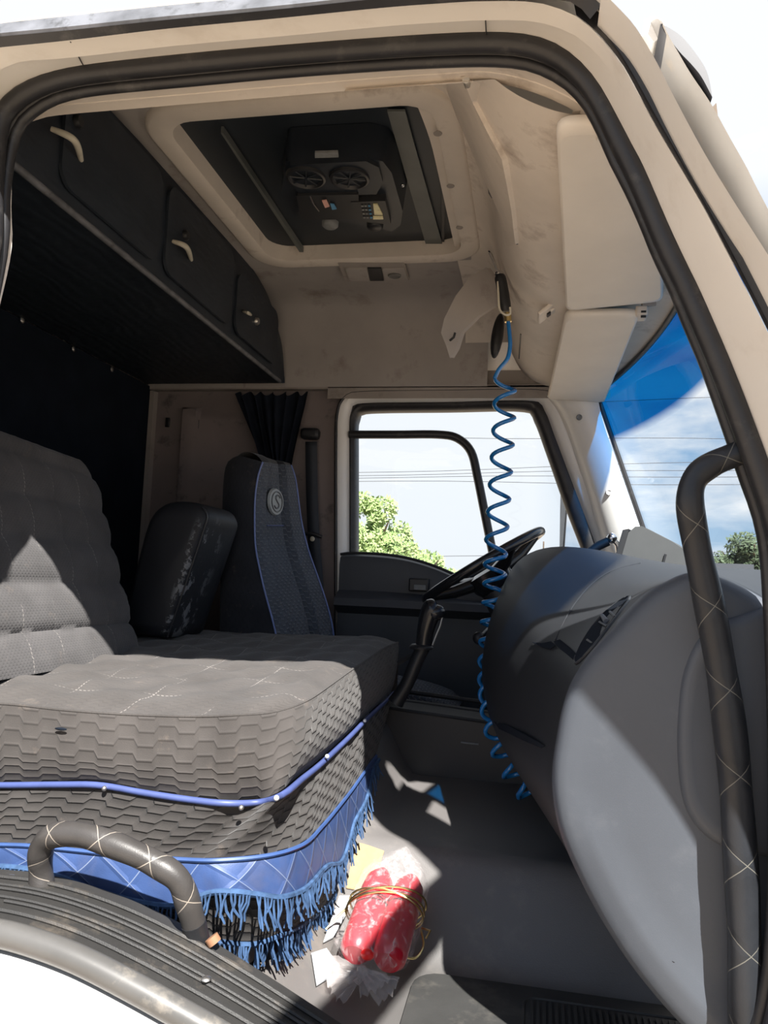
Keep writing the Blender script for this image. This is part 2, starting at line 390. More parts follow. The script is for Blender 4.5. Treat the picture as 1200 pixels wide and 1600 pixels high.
inn, out, gapi = resample(inn, n_), resample(out, n_), resample(gapi, n_)
# match the rings by nearest point so that ribbons run square to the frame
def match(ref, curve): return [min(catmull(curve, 3), key=lambda q: (q-p).length) for p in ref]
fr = MB()
def offy(c, dy): return [V((p.x, p.y+dy, p.z)) for p in c]
def mid(a, b, t, dy=0): return [p.lerp(q, t)+V((0, dy, 0)) for p, q in zip(a, b)]
fr.grid([offy(out, .05), offy(out, .0), mid(out, gapi, .25, -.004), mid(out, gapi, .6, -.008), mid(out, gapi, .9, -.004), gapi, offy(gapi, .04)])
wall = struct('wall_front', fr, M['paint'])
s_ = MB(); sc_ = mid(inn, out, .62, -.012); s_.tube(sc_, .0175, 12); seal = obj('door_seal', s_, M['rubber'], wall)
s_ = MB(); s_.tube(mid(inn, out, .16, .004), .011, 10); obj('seal_lip', s_, M['rubber'], wall)
s_ = MB(); s_.grid([mid(inn, out, .0, -.002), mid(inn, out, .45, -.006), mid(inn, out, 1.0, .0)]); obj('seal_base', s_, M['rubber'], wall)
# thin joint lines in the painted frame
for pa, pb in (((110, 65), (131, 104)), ((757, 3), (760, 57))):
    s_ = MB(); s_.tube([at(*pa, Y=-.057), at(*[(a+b)/2 for a, b in zip(pa, pb)], Y=-.006), at(*pb, Y=.048)], .0011, 6); obj('panel_joint', s_, M['rubber'], wall)
# beige inner lip under the seal
TRL = [(-30, 190), (30, 178), (70, 167), (200, 155), (350, 142), (480, 131), (600, 121), (690, 115), (760, 112), (825, 125), (880, 147), (912, 168), (935, 205)]
TRU = [(-30, 175), (30, 165), (70, 150), (200, 138), (350, 122), (480, 112), (600, 103), (690, 99), (760, 96), (825, 104), (880, 125), (914, 155), (940, 200)]
tl = rail(TRL, 60, Y=.15); tu = rail(TRU, 60, Y=.09)
s_ = MB(); s_.grid([tu, mid(tu, tl, .6, .0), tl, offy(tl, .03)]); s_.tube(tl, .0022, 6); trim = struct('trim_1', s_, M['beige_shell'])
# rubber drip strip along the roof edge
RA = [(-40, 78), (0, 74), (108, 63), (260, 45), (430, 29), (600, 12), (750, 1), (840, -2), (895, 4), (922, 30)]
RB = [(-40, 61), (0, 57), (108, 47), (260, 31), (430, 15), (600, -3), (750, -16), (850, -24), (915, -14), (938, 10)]
RC = [(-40, 41), (0, 36), (108, 24), (260, 8), (430, -8), (600, -24), (750, -38), (860, -44), (930, -30), (955, 0)]
ra, rb, rc = rail(RA, 50, Y=-.078), rail(RB, 50, Y=-.092), rail(RC, 50, Y=-.08)
s_ = MB(); s_.grid([[p+V((0, .03, .03)) for p in ra], ra, rb, mid(ra, rb, 1.04, .012)]); drip = struct('trim_2', s_, M['rubber'])
s_ = MB(); s_.grid([mid(ra, rb, 1.0, .002), mid(rb, rc, .15, -.003), mid(rb, rc, .85, -.002), rc, offy(rc, .03)]); obj('weather_strip', s_, M['rubber_grey'], drip)
s_ = MB(); s_.tube(offy(rc, .0), .0022, 6); obj('roof_edge', s_, M['paint'], drip)
# black gap, flange and outer windscreen post
ga = rail(GAP[13:]+[(1280, 690)], 40, Y=-.06); gb = rail(GAPO+[(1262, 600)], 40, Y=-.06); fl = rail(FLG+[(1290, 545)], 40, Y=-.125)
s_ = MB(); s_.grid([mid(ga, gb, -.04, -.004), mid(ga, gb, .5, .004), gb]); post = struct('trim_3', s_, M['rubber'])
s_ = MB(); s_.grid([offy(gb, .02), gb, mid(gb, fl, .5, .003), fl, offy(fl, .10)]); obj('post_flange', s_, M['paint'], post)
PO1 = [(1012, 40), (1019, 58), (1032, 84), (1046, 112), (1085, 178), (1122, 244), (1149, 300), (1200, 388), (1260, 490)]
PO2 = [(1036, 36), (1044, 54), (1061, 84), (1080, 116), (1111, 162), (1141, 216), (1167, 262), (1186, 300), (1240, 400), (1300, 500)]
p1, p2 = rail(PO1, 40, Y=-.01), rail(PO2, 40, Y=-.09)
s_ = MB(); s_.grid([offy(p1, .05), p1, mid(p1, p2, .25, -.01), mid(p1, p2, .55, -.012), mid(p1, p2, .85, -.006), p2, offy(p2, .10)]); obj('post_cover', s_, plain('post_grey', (.33, .31, .29), .4, .12, 8, dirt=((.5, .38, .25), 13, .5)), post)
# visor over the windscreen, end seen beyond the post
va = catmull(ats([(1032, 36), (1064, 56), (1092, 90), (1106, 116), (1113, 152)], Y=-.085), 5); vi = catmull(ats([(1038, 50), (1061, 80), (1080, 100), (1096, 120), (1111, 148)], Y=-.085), 5)
lens_ = va+vi[::-1]
s_ = MB(); s_.prism(lens_, [p+V((.004, .22, -.012)) for p in lens_]); ev = obj('exterior_sun_visor', s_, plain('smoked_visor', (.055, .055, .062), .35, .1, 8))
tag(ev, 'dark curved outer sun visor above the windscreen post', 'sun visor')
s_ = MB(); s_.slab(rrect(.05, .05, .02, 4) and [at(x, y, Y=-.03) for x, y in ((1006, 32), (1020, 25), (1034, 30), (1042, 45), (1030, 60), (1022, 66), (1012, 52))], (0, .03, 0)); obj('visor_bracket', s_, M['paint'], ev, bevel=.003)

# ---- outer skin: roof, rear quarter, lower body, hinge post (they keep the weather and the sun out)
sec = [(-.06, 1.775), (.05, 1.835), (.45, 2.15), (.62, 2.20), (1.6, 2.20), (1.98, 2.18), (2.12, 2.06), (2.16, 1.775)]
s_ = MB(); s_.grid([[(x, y, z-dzz) for y, z in sec] for x, dzz in ((-1.9, 0), (-.15, 0))]+[[(x0+.12*(1-((y-1.05)/1.1)**2)-.20*(1-sst(-.1, .45, y)), y, min(z, zz)) for y, z in sec] for x0, zz in ((.04, 2.05), (.18, 1.83), (.26, 1.745))])
roof = struct('ceiling_outer_skin', s_, M['paint'])
s_ = MB(); s_.grid([[(-1.9, y, z) for z in (-1.0, 1.79)] for y in (-.06, 2.16)]); s_.grid([[(-1.9, y, z) for y, z in sec], [(-1.9, y, 1.70) for y, z in sec]]); obj('rear_panel', s_, M['paint'], wall)
s_ = MB(); s_.grid([[(x, 2.16, z) for x in (-1.9, -.88)] for z in (-1.0, 1.79)]); obj('far_quarter_panel', s_, M['paint_white'], wall)
s_ = MB()
s_.face([(-1.9, -.035, -1.0), (-1.9, -.035, 1.78), (-.985, -.035, 1.78), (-.985, -.035, .75), (-.985, -.035, .4), (-1.0, -.035, -1)])
s_.box((.62, .0, -.08), (.46, .05, 1.9)); obj('outer_panel', s_, M['paint_white'], wall)

# ---- sill: tread plate over the wheel arch, seal and white body below
SI = [(-140, 1350), (-60, 1350), (0, 1358), (60, 1364), (130, 1380), (210, 1408), (300, 1452), (380, 1500), (450, 1545), (540, 1604), (620, 1660), (720, 1730)]
SO = [(-140, 1436), (-60, 1432), (0, 1437), (60, 1452), (130, 1478), (210, 1518), (290, 1562), (370, 1608), (440, 1650), (540, 1712), (640, 1775), (760, 1850)]
si, so_ = rail(SI, 80, Y=.125), rail(SO, 80, Y=-.03)
sb = MB(); sb.grid([offy(si, .0)] and [[p-V((0, 0, .06)) for p in si], si, mid(si, so_, .3), mid(si, so_, .7), so_, [p-V((0, 0, .05)) for p in so_]])
sill = thing('door_sill_plate', 'black ribbed rubber door sill plate curving down over the wheel arch', 'door sill', sum(si, V())/len(si))
obj('tread_plate', sb, M['sill'], sill)
for i, t in enumerate((.20, .36, .44, .60, .68, .86)):
    c = [p+V((0, 0, .003)) for p in mid(si, so_, t)]
    a0, a1 = ((0, 80), (2, 80), (0, 80), (5, 80), (14, 76), (0, 80))[i]
    s_ = MB(); s_.tube(c[a0:a1], .0042 if i in (0, 5) else .0032, 6); obj('rib', s_, M['sill'], sill)
for px, py in ((16, 1374), (322, 1534)):
    s_ = MB(); s_.ell(at(px, py, Y=.105 if py < 1400 else .02)+V((0, 0, .004)), (.0085, .0085, .004), 10, 6); obj('screw', s_, M['steel'], sill)
s_ = MB(); s_.tube([p+V((0, -.012, -.014)) for p in so_], .02, 12); obj('edge_seal', s_, M['sill_edge'], sill)
low = [p+V((0, -.02, -.04)) for p in so_]
s_ = MB(); s_.grid([[V((p.x, p.y+.03, p.z)) for p in low], low, [V((p.x, p.y-.022, p.z-.03)) for p in low], [V((p.x, p.y-.03, p.z-.15)) for p in low], [V((p.x, -.06, -1.0)) for p in low]]); struct('wall_front_lower', s_, M['paint_white'])

# ---- floor and engine tunnel (one moulded vinyl surface)
def floor_z(x, y):
    tun = .215*sst(.66, .84, y+.16*max(0, -(x+.05))*0 + .05*math.sin(x*2.2)) + .055*sst(.85, 1.35, y)
    riser = .14*sst(-.30, -.52, x)*sst(1.0, .5, y)
    hump = .16*sst(-.34, -.46, x)*sst(.85, 1.15, y)
    return tun + riser*(1-sst(.6, .8, y)) + hump
s_ = MB(); ys = [.10+2.0*j/110 for j in range(111)]; xs = [-1.76+2.56*i/120 for i in range(121)]
s_.grid([[(x, y, floor_z(x, y)) for x in xs] for y in ys]); floor = struct('floor', s_, M['vinyl']); FLOOR_MB = s_
s_ = MB(); s_.face([(-1.9, 0, -.12), (.83, 0, -.12), (.83, 2.1, -.12), (-1.9, 2.1, -.12)]); obj('underbody', s_, M['black'], floor)
s_ = MB(); s_.grid([[(.80, y, z) for y in (.02, .5, 1.05, 1.6, 2.1)] for z in (-.12, .3, .6, .862)]); struct('wall_right', s_, M['dash_dark'])

# rubber foot mat with raised ribs
fm = thing('floor_mat', 'dark ribbed rubber foot mat at the bottom of the passenger footwell', 'floor mat', (.12, .45, .004))
s_ = MB(); s_.slab([(p[0]*1+.13, p[1]+.395, .004) for p in rrect(.72, .50, .06)], (0, 0, .006)); obj('mat_sheet', s_, M['mat'], fm)
mm = None
for i in range(27):
    if mm is None:
        s_ = MB(); s_.box((0, 0, 0), (.0065, .30, .006)); ORG[fm] = V((.12, .45, .004)); rb0 = obj('rib', s_, M['mat'], fm, flat=True); me = rb0.data
        for v_ in me.vertices: v_.co += ORG[fm]
        mm = me
        r_ = rb0
    else:
        r_ = rb0.copy(); COL.objects.link(r_)
    r_.location = V((.025+i*.0125, .43, .0118)) - ORG[fm]
s_ = MB(); s_.tube([V((x+.188, y+.43, .0105)) for x, y in rrect(.36, .335, .03)], .0035, 6, closed=True); obj('border', s_, M['mat'], fm)

# ---- ceiling (headliner), hatch frame
zc_pts = [(.165, 1.80), (.22, 1.845), (.42, 2.02), (.56, 2.075), (1.56, 2.08), (1.76, 2.085), (1.92, 2.08), (2.0, 2.04), (2.04, 1.93), (2.055, 1.80), (2.06, 1.712)]
zcv = catmull([V((0, y, z)) for y, z in zc_pts], 5)
def zc(y):
    for a, b in zip(zcv, zcv[1:]):
        if a.y <= y <= b.y: return lerp(a.z, b.z, (y-a.y)/max(b.y-a.y, 1e-6))
    return 1.79
HX0, HX1, HY0, HY1 = -.995, -.272, .64, 1.525          # hatch clear opening
hcx, hcy = (HX0+HX1)/2, (HY0+HY1)/2
s_ = MB()
ring = lambda w, h, r, z: [(hcx+x, hcy+y, z) for x, y in rrect(w, h, r, 6)]
HW, HH = HX1-HX0, HY1-HY0
big = []
for x, y, z in ring(HW+.13, HH+.13, .13, 2.075): big.append((x, y, z))
# flat field between the hatch and the moulded edges
cnt = len(big)
def outer_pt(x, y):
    dx_, dy_ = x-hcx, y-hcy; k = min((.60 if dx_ < 0 else .43)/max(abs(dx_), 1e-6), .53/max(abs(dy_), 1e-6)); return (hcx+dx_*k, hcy+dy_*k, 2.075)
s_.grid([[outer_pt(x, y) for x, y, z in big], big], cu=True)
ya = [p for p in zcv if p.y <= hcy-.53+.001]+[V((0, hcy-.53, 2.075))]; yb = [V((0, hcy+.53, 2.075))]+[p for p in zcv if p.y >= hcy+.53-.001]
for yy in (ya, yb): s_.grid([[(x, p.y, p.z) for p in yy] for x in (-1.76, -1.1, -.5, hcx+.43)])
s_.grid([[(-1.76, y, 2.075), (hcx-.60, y, 2.075)] for y in (hcy-.53, hcy+.53)])
ceil = struct('ceiling', s_, M['beige'])
s_ = MB(); s_.grid([[(hcx-.24-.42, p.y, p.z-.004) for p in yb], [(hcx-.25-.40, p.y, p.z-.007) for p in yb]]); obj('lining_seam', s_, M['beige_grey'], ceil)
rim = MB(); rim.grid([ring(HW+.135, HH+.135, .13, 2.076), ring(HW+.13, HH+.13, .128, 2.062), ring(HW+.11, HH+.11, .12, 2.056), ring(HW+.02, HH+.02, .09, 2.056), ring(HW, HH, .082, 2.06), ring(HW-.006, HH-.006, .08, 2.12)], cu=True)
hat = thing('roof_hatch', 'dark rectangular roof hatch with a beige rounded frame in the ceiling', 'roof hatch', (hcx, hcy, 2.056))
obj('hatch_frame', rim, M['beige_shell'], hat)
s_ = MB(); s_.slab(ring(HW, HH, .05, 2.115), (0, 0, .015)); obj('hatch_lid', s_, M['hatch'], hat)
for px, py in ((684, 209), (704, 291), (718, 356)):
    s_ = MB(); s_.lathe([(.0, -.001), (.011, -.001), (.012, .001), (.0075, .002), (.006, .006)], at(px, py, Z=2.055), n=16); obj('screw_plug', s_, M['beige_grey'], hat)
def strip(pa, pb, pc, pd, z, th):
    s = MB(); s.slab([at(*p, Z=z) for p in (pa, pb, pc, pd)], (0, 0, th)); return s
obj('strap', strip((605, 174), (633, 174), (691, 381), (665, 381), 2.10, .006), M['strap'], hat)
obj('hinge_bar', strip((690, 235), (697, 240), (694, 378), (690, 378), 2.10, .004), M['black'], hat)
obj('edge_rail', strip((345, 208), (349, 208), (474, 394), (468, 394), 2.085, .02), M['strap'], hat)

# radio and speaker unit hanging in the hatch
UZ = 2.015
ru = thing('radio_unit', 'black overhead radio unit with two round speakers hanging inside the roof hatch', 'radio', at(530, 300, Z=2.1))
body = [(447, 252), (570, 246), (598, 252), (612, 270), (629, 330), (626, 352), (612, 362), (588, 356), (455, 333), (440, 300)]
s_ = MB(); pb_ = [at(*p, Z=UZ) for p in body]; s_.prism(pb_, [V((p.x+(p.x-pb_[0].x)*.04, p.y, 2.113)) for p in pb_]); obj('housing', s_, M['unit'], ru, bevel=.012, seg=3)
fp = [at(*p, Z=UZ-.012) for p in ((452, 258), (572, 252), (592, 262), (598, 285), (588, 304), (470, 307), (458, 290))]
s_ = MB(); s_.slab(fp, (0, 0, .014)); obj('speaker_panel', s_, M['unit'], ru, bevel=.005)
for px, py in ((478, 277), (546, 278)):
    c = at(px, py, Z=UZ-.013); sp = MB(); sp.lathe([(.058, .004), (.056, -.006), (.050, -.008), (.047, -.002), (.042, .004), (.02, .010), (.0, .004)], c, n=28); so2 = obj('speaker', sp, M['black'], ru)
    q = MB()
    for a in range(4):
        d = V((math.cos(a*.785+.3), math.sin(a*.785+.3), 0)); q.tube([c+d*.046+V((0, 0, -.003)), c-d*.046+V((0, 0, -.003))], .0022, 6)
    obj('grille', q, M['unit'], so2)
s_ = MB(); s_.slab([at(*p, Z=UZ-.016) for p in ((492, 239), (528, 238), (529, 246), (492, 247))], (0, 0, .006)); obj('label_plate', s_, M['label'], ru)
pk = [at(*p, Z=UZ-.020) for p in ((463, 306), (560, 304), (562, 342), (470, 344))]
s_ = MB(); s_.slab(pk, (0, 0, .022)); obj('pocket', s_, M['black'], ru, bevel=.004)
s_ = MB(); s_.tube([at(484, 306, Z=UZ-.024), at(490, 320, Z=UZ-.026), at(498, 330, Z=UZ-.024)], .0028, 6); obj('pocket_edge', s_, M['chrome'], ru)
s_ = MB(); s_.slab([at(*p, Z=UZ-.027) for p in ((503, 314), (510, 313), (515, 323), (508, 325))], (0, 0, .003)); obj('card', s_, M['cardred'], ru)
s_ = MB(); s_.slab([at(*p, Z=UZ-.027) for p in ((516, 319), (522, 320), (526, 327), (519, 328))], (0, 0, .003)); obj('card', s_, M['cardblue'], ru, label='small blue card')
rp = [at(*p, Z=UZ-.022) for p in ((548, 316), (602, 314), (611, 351), (560, 346))]
s_ = MB(); s_.slab(rp, (0, 0, .024)); rad = obj('radio_face', s_, M['black'], ru, bevel=.003)
s_ = MB(); s_.slab([at(*p, Z=UZ-.026) for p in ((583, 320), (590, 320), (598, 336), (585, 336))], (0, 0, .004)); obj('display', s_, M['lcd'], rad)
s_ = MB(); s_.slab([at(*p, Z=UZ-.026) for p in ((583, 339), (598, 339), (599, 343), (583, 343))], (0, 0, .004)); obj('display_strip', s_, M['lcd'], rad)
for i in range(3):
    for j in range(4):
        s_ = MB(); c = at(566+i*5.5+j*1.0, 322+j*6.0, Z=UZ-.025); s_.box(c, (.007, .006, .004)); obj('button', s_, M['cardblue'] if i == 2 else M['label'], rad, bevel=.001)
for px, py, k in ((516, 349, 'label'), (586, 351, 'black')):
    s_ = MB(); s_.lathe([(.0, -.014), (.020, -.014), (.026, -.008), (.027, .006)], at(px, py, Z=UZ-.004), n=22); obj('knob', s_, M[k], ru)
s_ = MB(); s_.ell(at(629, 290, Z=UZ+.02), (.007, .007, .004)); obj('bolt', s_, M['chrome'], ru)

# ---- ceiling lamp beyond the hatch
pl_ = (at(590, 420, Z=2.074), (0, .03, -1)) ; LN = V((0, .03, -1)).normalized()
lt = thing('ceiling_lamp', 'small beige ceiling lamp with a dark switch and round lens beyond the roof hatch', 'ceiling lamp', at(590, 420, pl=pl_))
def pslab(pts, up, th): s = MB(); s.slab([at(*p, pl=pl_)+LN*up for p in pts], LN*th); return s
obj('lamp_base', pslab(((528, 404), (632, 404), (640, 432), (540, 434)), 0, .016), M['beige_grey'], lt, bevel=.004)
obj('lamp_cover', pslab(((540, 412), (574, 411), (578, 431), (547, 431)), .016, .006), M['beige'], lt, bevel=.003)
obj('switch_panel', pslab(((575, 411), (596, 411), (600, 431), (579, 431)), .016, .005), M['black'], lt, bevel=.002)
obj('lens_plate', pslab(((598, 412), (632, 411), (638, 430), (602, 431)), .016, .005), M['beige'], lt, bevel=.002)
s_ = MB(); RQ = LN.to_track_quat('Z', 'Y').to_matrix(); s_.lathe([(.026, -.004), (.026, .003), (.022, .005), (.018, .003), (.0, .006)], at(617, 422, pl=pl_)+LN*.022, RQ, 24); obj('lens', s_, M['lamp'], lt)

# ---- back of the cab (left of the picture): dark quilted rear wall, upholstered roof locker
s_ = MB(); s_.grid([[(-1.75, y, z) for y in (.0, .7, 1.4, 2.1)] for z in (-.1, .8, 1.3, 1.72)]); back = struct('wall_left', s_, M['darkcloth'])
for px, py in ((35, 500), (115, 545), (175, 577)):
    s_ = MB(); s_.ell(at(px, py, X=-1.745), (.004, .012, .012), 10, 6); obj('fixing_screw', s_, M['steel'], back)
CX = -1.10
cab = thing('overhead_locker', 'black overhead locker spanning the back of the cab below the ceiling', 'overhead locker', (CX, 1.05, 1.715))
fy = [.11+1.86*i/48 for i in range(49)]
CE = catmull(ats([(100, 88), (170, 162), (265, 265), (325, 333), (362, 372), (396, 415), (423, 462), (437, 510), (441, 560), (441, 598)], X=CX), 6)
cface = [V((CX, p.y, max(p.z, 1.724))) for p in [V((CX, .17, 1.80)), V((CX, .3, 1.91)), V((CX, .42, 2.015))]+[q for q in CE if q.y > .5]]
s_ = MB()
for c, z in ((CX, 0), ): s_.grid([[V((CX, p.y, 1.722)) for p in cface], [V((CX+.012, p.y, lerp(1.722, p.z, .35))) for p in cface], [V((CX+.008, p.y, lerp(1.722, p.z, .75))) for p in cface], [V((CX-.012, p.y, p.z)) for p in cface]])
s_.grid([[V((-1.745, p.y, 1.722)) for p in cface], [V((CX, p.y, 1.722)) for p in cface]])
s_.grid([[V((CX, cface[-1].y, 1.722)), V((CX-.01, cface[-1].y, cface[-1].z))], [V((-1.745, cface[-1].y, 1.722)), V((-1.745, cface[-1].y, cface[-1].z))]])
obj('carcass', s_, M['cabinet'], cab)
s_ = MB(); s_.tube([V((CX+.006, .05+.0, 1.716)), V((CX+.006, 1.0, 1.716)), V((CX+.006, 1.97, 1.716))], .009, 8); obj('bottom_strip', s_, M['rubber_grey'], cab)
def door_leaf(y0, y1, z0, z1):
    out_ = []
    for a, b in rrect(y1-y0, z1-z0, .05, 5): out_.append(V((CX+.010, (y0+y1)/2+a, (z0+z1)/2+b)))
    s = MB(); s.slab(out_, (.009, 0, 0)); return s
def handle(pa, pb, pm, r, par, cream):
    A_, B_, C_ = at(*pa, X=CX+.02), at(*pb, X=CX+.02), at(*pm, X=CX+.055)
    s = MB(); c = catmull([A_, C_+V((.004, 0, 0)), B_], 9)
    s.tube(c, [r*(.75+.35*math.sin(math.pi*i/(len(c)-1))) for i in range(len(c))], 10); obj('handle', s, cream, par)
for (y0, y1, hp, lk) in ((.36, .83, ((80, 201), (127, 250), (113, 219)), (120, 190)), (.87, 1.38, ((270, 377), (299, 406), (289, 386)), (289, 368)), (1.42, 1.88, ((380, 486), (392, 492), (386, 489)), (400, 502))):
    d = obj('locker_door', door_leaf(y0, y1, 1.755, 2.03 if y1 < 1.7 else 1.985), M['cabinet'], cab, bevel=.004)
    handle(hp[0], hp[1], hp[2], .0075 if y0 < 1.4 else .006, d, M['handle_cream'])
    s_ = MB(); s_.lathe([(.016, -.004), (.016, .006), (.012, .012), (.0, .012)], at(*lk, X=CX+.02), Matrix.Rotation(math.radians(90), 3, 'Y'), 18); obj('lock', s_, M['steel'] if y0 > 1.4 else M['black'], d)

# ---- far side: wall panel behind the driver, door, window
YW = 2.10
s_ = MB()
ux = [-1.76, -1.70, -1.60, -1.585, -1.52, -1.505, -1.2, -1.0, -.9, -.80]
def wy(x, z): return YW - (.028 if (-1.59 < x < -1.51 and z < 1.62) else 0) - (.012 if x > -1.51 and z < 1.60 and x < -.95 else 0)
s_.grid([[(x, wy(x, z), z) for x in ux] for z in (-.1, .5, 1.0, 1.4, 1.57, 1.60, 1.615, 1.63, 1.715)], flip=True); wb = struct('wall_back', s_, M['wallpanel'])
s_ = MB(); s_.box((-.82, 2.085, 1.712), (1.88, .05, .016)); obj('rail', s_, M['beige_grey'], wb, bevel=.004)
s_ = MB(); s_.box((-1.737, 2.08, 1.1), (.02, .04, 1.2)); obj('corner_trim', s_, M['beige_grey'], wb)
for px, py in ((262, 660), (308, 663)):
    s_ = MB(); s_.box(at(px, py, Y=2.088), (.02, .01, .045)); obj('clip_slot', s_, M['black'], wb, bevel=.003)

# far door
W0 = [(527, 1010), (527, 860), (527, 700), (529, 645), (540, 622), (565, 614), (700, 612), (838, 611), (866, 624), (885, 660), (915, 740), (950, 832), (975, 900)]
W1 = [(546, 1010), (546, 862), (546, 700), (546, 658), (551, 639), (567, 630), (700, 628), (828, 626), (850, 640), (868, 685), (900, 770), (930, 850), (950, 910)]
W2 = [(557, 1010), (557, 862), (557, 700), (557, 662), (562, 650), (575, 643), (700, 641), (816, 640), (834, 655), (853, 705), (883, 790), (908, 855), (928, 910)]
w0, w1, w2 = (rail(q, 110, Y=yy) for q, yy in ((W0, 2.07), (W1, 2.10), (W2, 2.115)))
dr = thing('door_1', None, None, (-.3, 2.1, .2)); dr['kind'] = 'structure'
s_ = MB(); s_.grid([offy(w0, .06), w0, mid(w0, w1, .35, -.012), mid(w0, w1, .7, -.008), w1, offy(w1, .05)]); obj('door_frame', s_, M['paint_white'], dr)
s_ = MB(); s_.tube(mid(w0, w1, -.12, .0), .007, 8); obj('opening_seal', s_, M['rubber'], dr)
s_ = MB(); s_.grid([w1, mid(w1, w2, .3, -.012), mid(w1, w2, .7, -.012), w2, offy(w2, .05)]); obj('window_rubber', s_, M['rubber'], dr)
# sealing strip between door frame top and locker line
s_ = MB(); s_.grid([[(x, 2.06, z) for x in (-.9, -.4, 0, .30)] for z in (1.66, 1.715)]); s_.grid([[(x, 2.13, z) for x in (-.9, -.4, 0, .30)] for z in (1.69, 1.80)]); obj('header', s_, M['beige_grey'], dr)
bar = catmull(ats([(546, 679), (620, 679), (685, 679), (715, 685), (736, 706), (746, 745), (757, 800), (767, 850), (778, 905)], Y=2.10), 5)
s_ = MB(); s_.tube(bar, .0185, 8); vb_ = obj('pane_frame', s_, M['rubber'], dr)
DP = [(527, 1010), (528, 880), (535, 868), (555, 866), (600, 868), (640, 874), (680, 886), (720, 903), (760, 920), (960, 930)]
dpt = rail(DP[2:], 40, Y=2.09)
s_ = MB(); top = dpt
s_.grid([offy(top, .05), [p+V((0, .0, .006)) for p in top], [p+V((0, -.035, -.01)) for p in top], [V((p.x, 2.045, p.z-.04)) for p in top], [V((p.x, 2.05, lerp(p.z, .79, .8))) for p in top], [V((p.x, 1.985, .795)) for p in top], [V((p.x, 1.975, .765)) for p in top], [V((p.x, 2.05, .73)) for p in top], [V((p.x, 2.04, .3)) for p in top], [V((p.x, 2.06, .05)) for p in top]])
s_.grid([[V((.27, 2.06, z)), V((.85, 2.06, z))] for z in (.05, 1.0)])
obj('door_panel', s_, M['door_dark'], dr, ang=35)
s_ = MB(); s_.tube([p+V((0, -.036, .004)) for p in top], .006, 8); obj('panel_ridge', s_, M['dash'], dr)
s_ = MB(); s_.box(at(655, 914, Y=2.035), (.085, .03, .055)); sw = obj('handle_recess', s_, M['black'], dr, bevel=.006)
s_ = MB(); s_.box(at(656, 918, Y=2.012), (.05, .012, .022)); obj('switch', s_, M['label'], sw, bevel=.003)
s_ = MB(); s_.face([at(x, y, Y=2.105) for x, y in ((548, 684), (690, 684), (722, 692), (738, 715), (765, 850), (775, 905), (548, 905))]); 
wn = thing('window_2', None, None, (-.3, 2.1, 1.0)); wn['kind'] = 'structure'
obj('pane', s_, M['glass'], wn, flat=True)
s_ = MB(); s_.face([at(x, y, Y=2.118) for x, y in ((553, 640), (830, 638), (860, 700), (930, 900), (780, 905), (745, 716), (725, 690), (690, 678), (553, 678))]); obj('pane', s_, M['glass'], wn, flat=True)

# far windscreen post
fa = rail([(853, 618), (876, 650), (905, 730), (938, 835), (955, 890)], 40, Y=2.06); fb = rail([(934, 622), (945, 668), (972, 745), (1003, 832), (1022, 890)], 40, Y=1.985)
s_ = MB(); s_.grid([offy(fa, .03), fa, mid(fa, fb, .3, -.022), mid(fa, fb, .7, -.03), fb, offy(fb, .08)]); ap = struct('trim_4', s_, M['paint_white'])
for px, py in ((905, 652), (951, 769)):
    s_ = MB(); s_.lathe([(.0, .006), (.006, .006), (.010, .009), (.012, .004), (.012, -.006)], at(px, py, Y=1.998), Matrix.Rotation(math.radians(100), 3, 'X'), 16); obj('screw', s_, M['label'] if py < 700 else M['paint_white'], ap)
# windscreen
def wsp(s, v):                               # s 0 near .. 1 far, v 0 top .. 1 bottom
    Y = lerp(.09, 2.0, s); q = 1-(2*s-1)**2
    return V((lerp(.245, .524, v)+.15*q-.02*math.sin(v*math.pi)*0, Y, lerp(1.665, .86, v)+.03*q*(1-v)))
s_ = MB(); s_.grid([[wsp(i/36, j/16) for i in range(37)] for j in range(17)]); ws = struct('window_1', s_, M['windscreen'])
s_ = MB()
edge = [wsp(1, j/16) for j in range(16, -1, -1)]+[wsp(i/36, 0) for i in range(35, 0, -1)]+[wsp(0, j/16) for j in range(17)]
s_.tube([p+V((-.004, 0, 0)) for p in edge], .0095, 8); obj('black_border', s_, M['rubber'], ws)
s_ = MB(); s_.slab([wsp(.30, .215)+V((-.012, 0, 0))+d for d in (V((0, 0, 0)), V((0, .035, 0)), V((.012, .035, -.045)), V((.012, 0, -.045)))], (.002, 0, 0))
st = obj('inspection_sticker', s_, M['whitepaper']); tag(st, 'small pale sticker on the windscreen beside the near post', 'sticker')

# ---- front overhead console, header, visors
prof = [(-.30, 2.078), (-.22, 2.07), (-.165, 2.03), (-.135, 1.96), (-.115, 1.89), (-.095, 1.83), (-.055, 1.765), (.0, 1.725), (.06, 1.705), (.12, 1.705)]
pc = catmull([V((x, 0, z)) for x, z in prof], 3)
def con_x(y): return -.055*sst(.9, .15, y)
ysn = [.165+1.88*i/40 for i in range(41)]
def conp(y, p): return V((p.x + con_x(y)*sst(1.70, 1.95, p.z)*1.2 + .05*sst(1.6, 2.05, y)*sst(1.8, 1.7, p.z)*0, y, min(p.z, zc(y)-.006) if y < .5 or y > 1.6 else p.z))
s_ = MB(); s_.grid([[conp(y, p) for p in pc] for y in ysn]); con = thing('overhead_console', 'beige overhead console shelf above the windscreen with two storage lids', 'overhead console', (-.05, 1.05, 1.705))
obj('shell', s_, M['beige_shell'], con); CON_MB = s_
hd = []
s_ = MB()
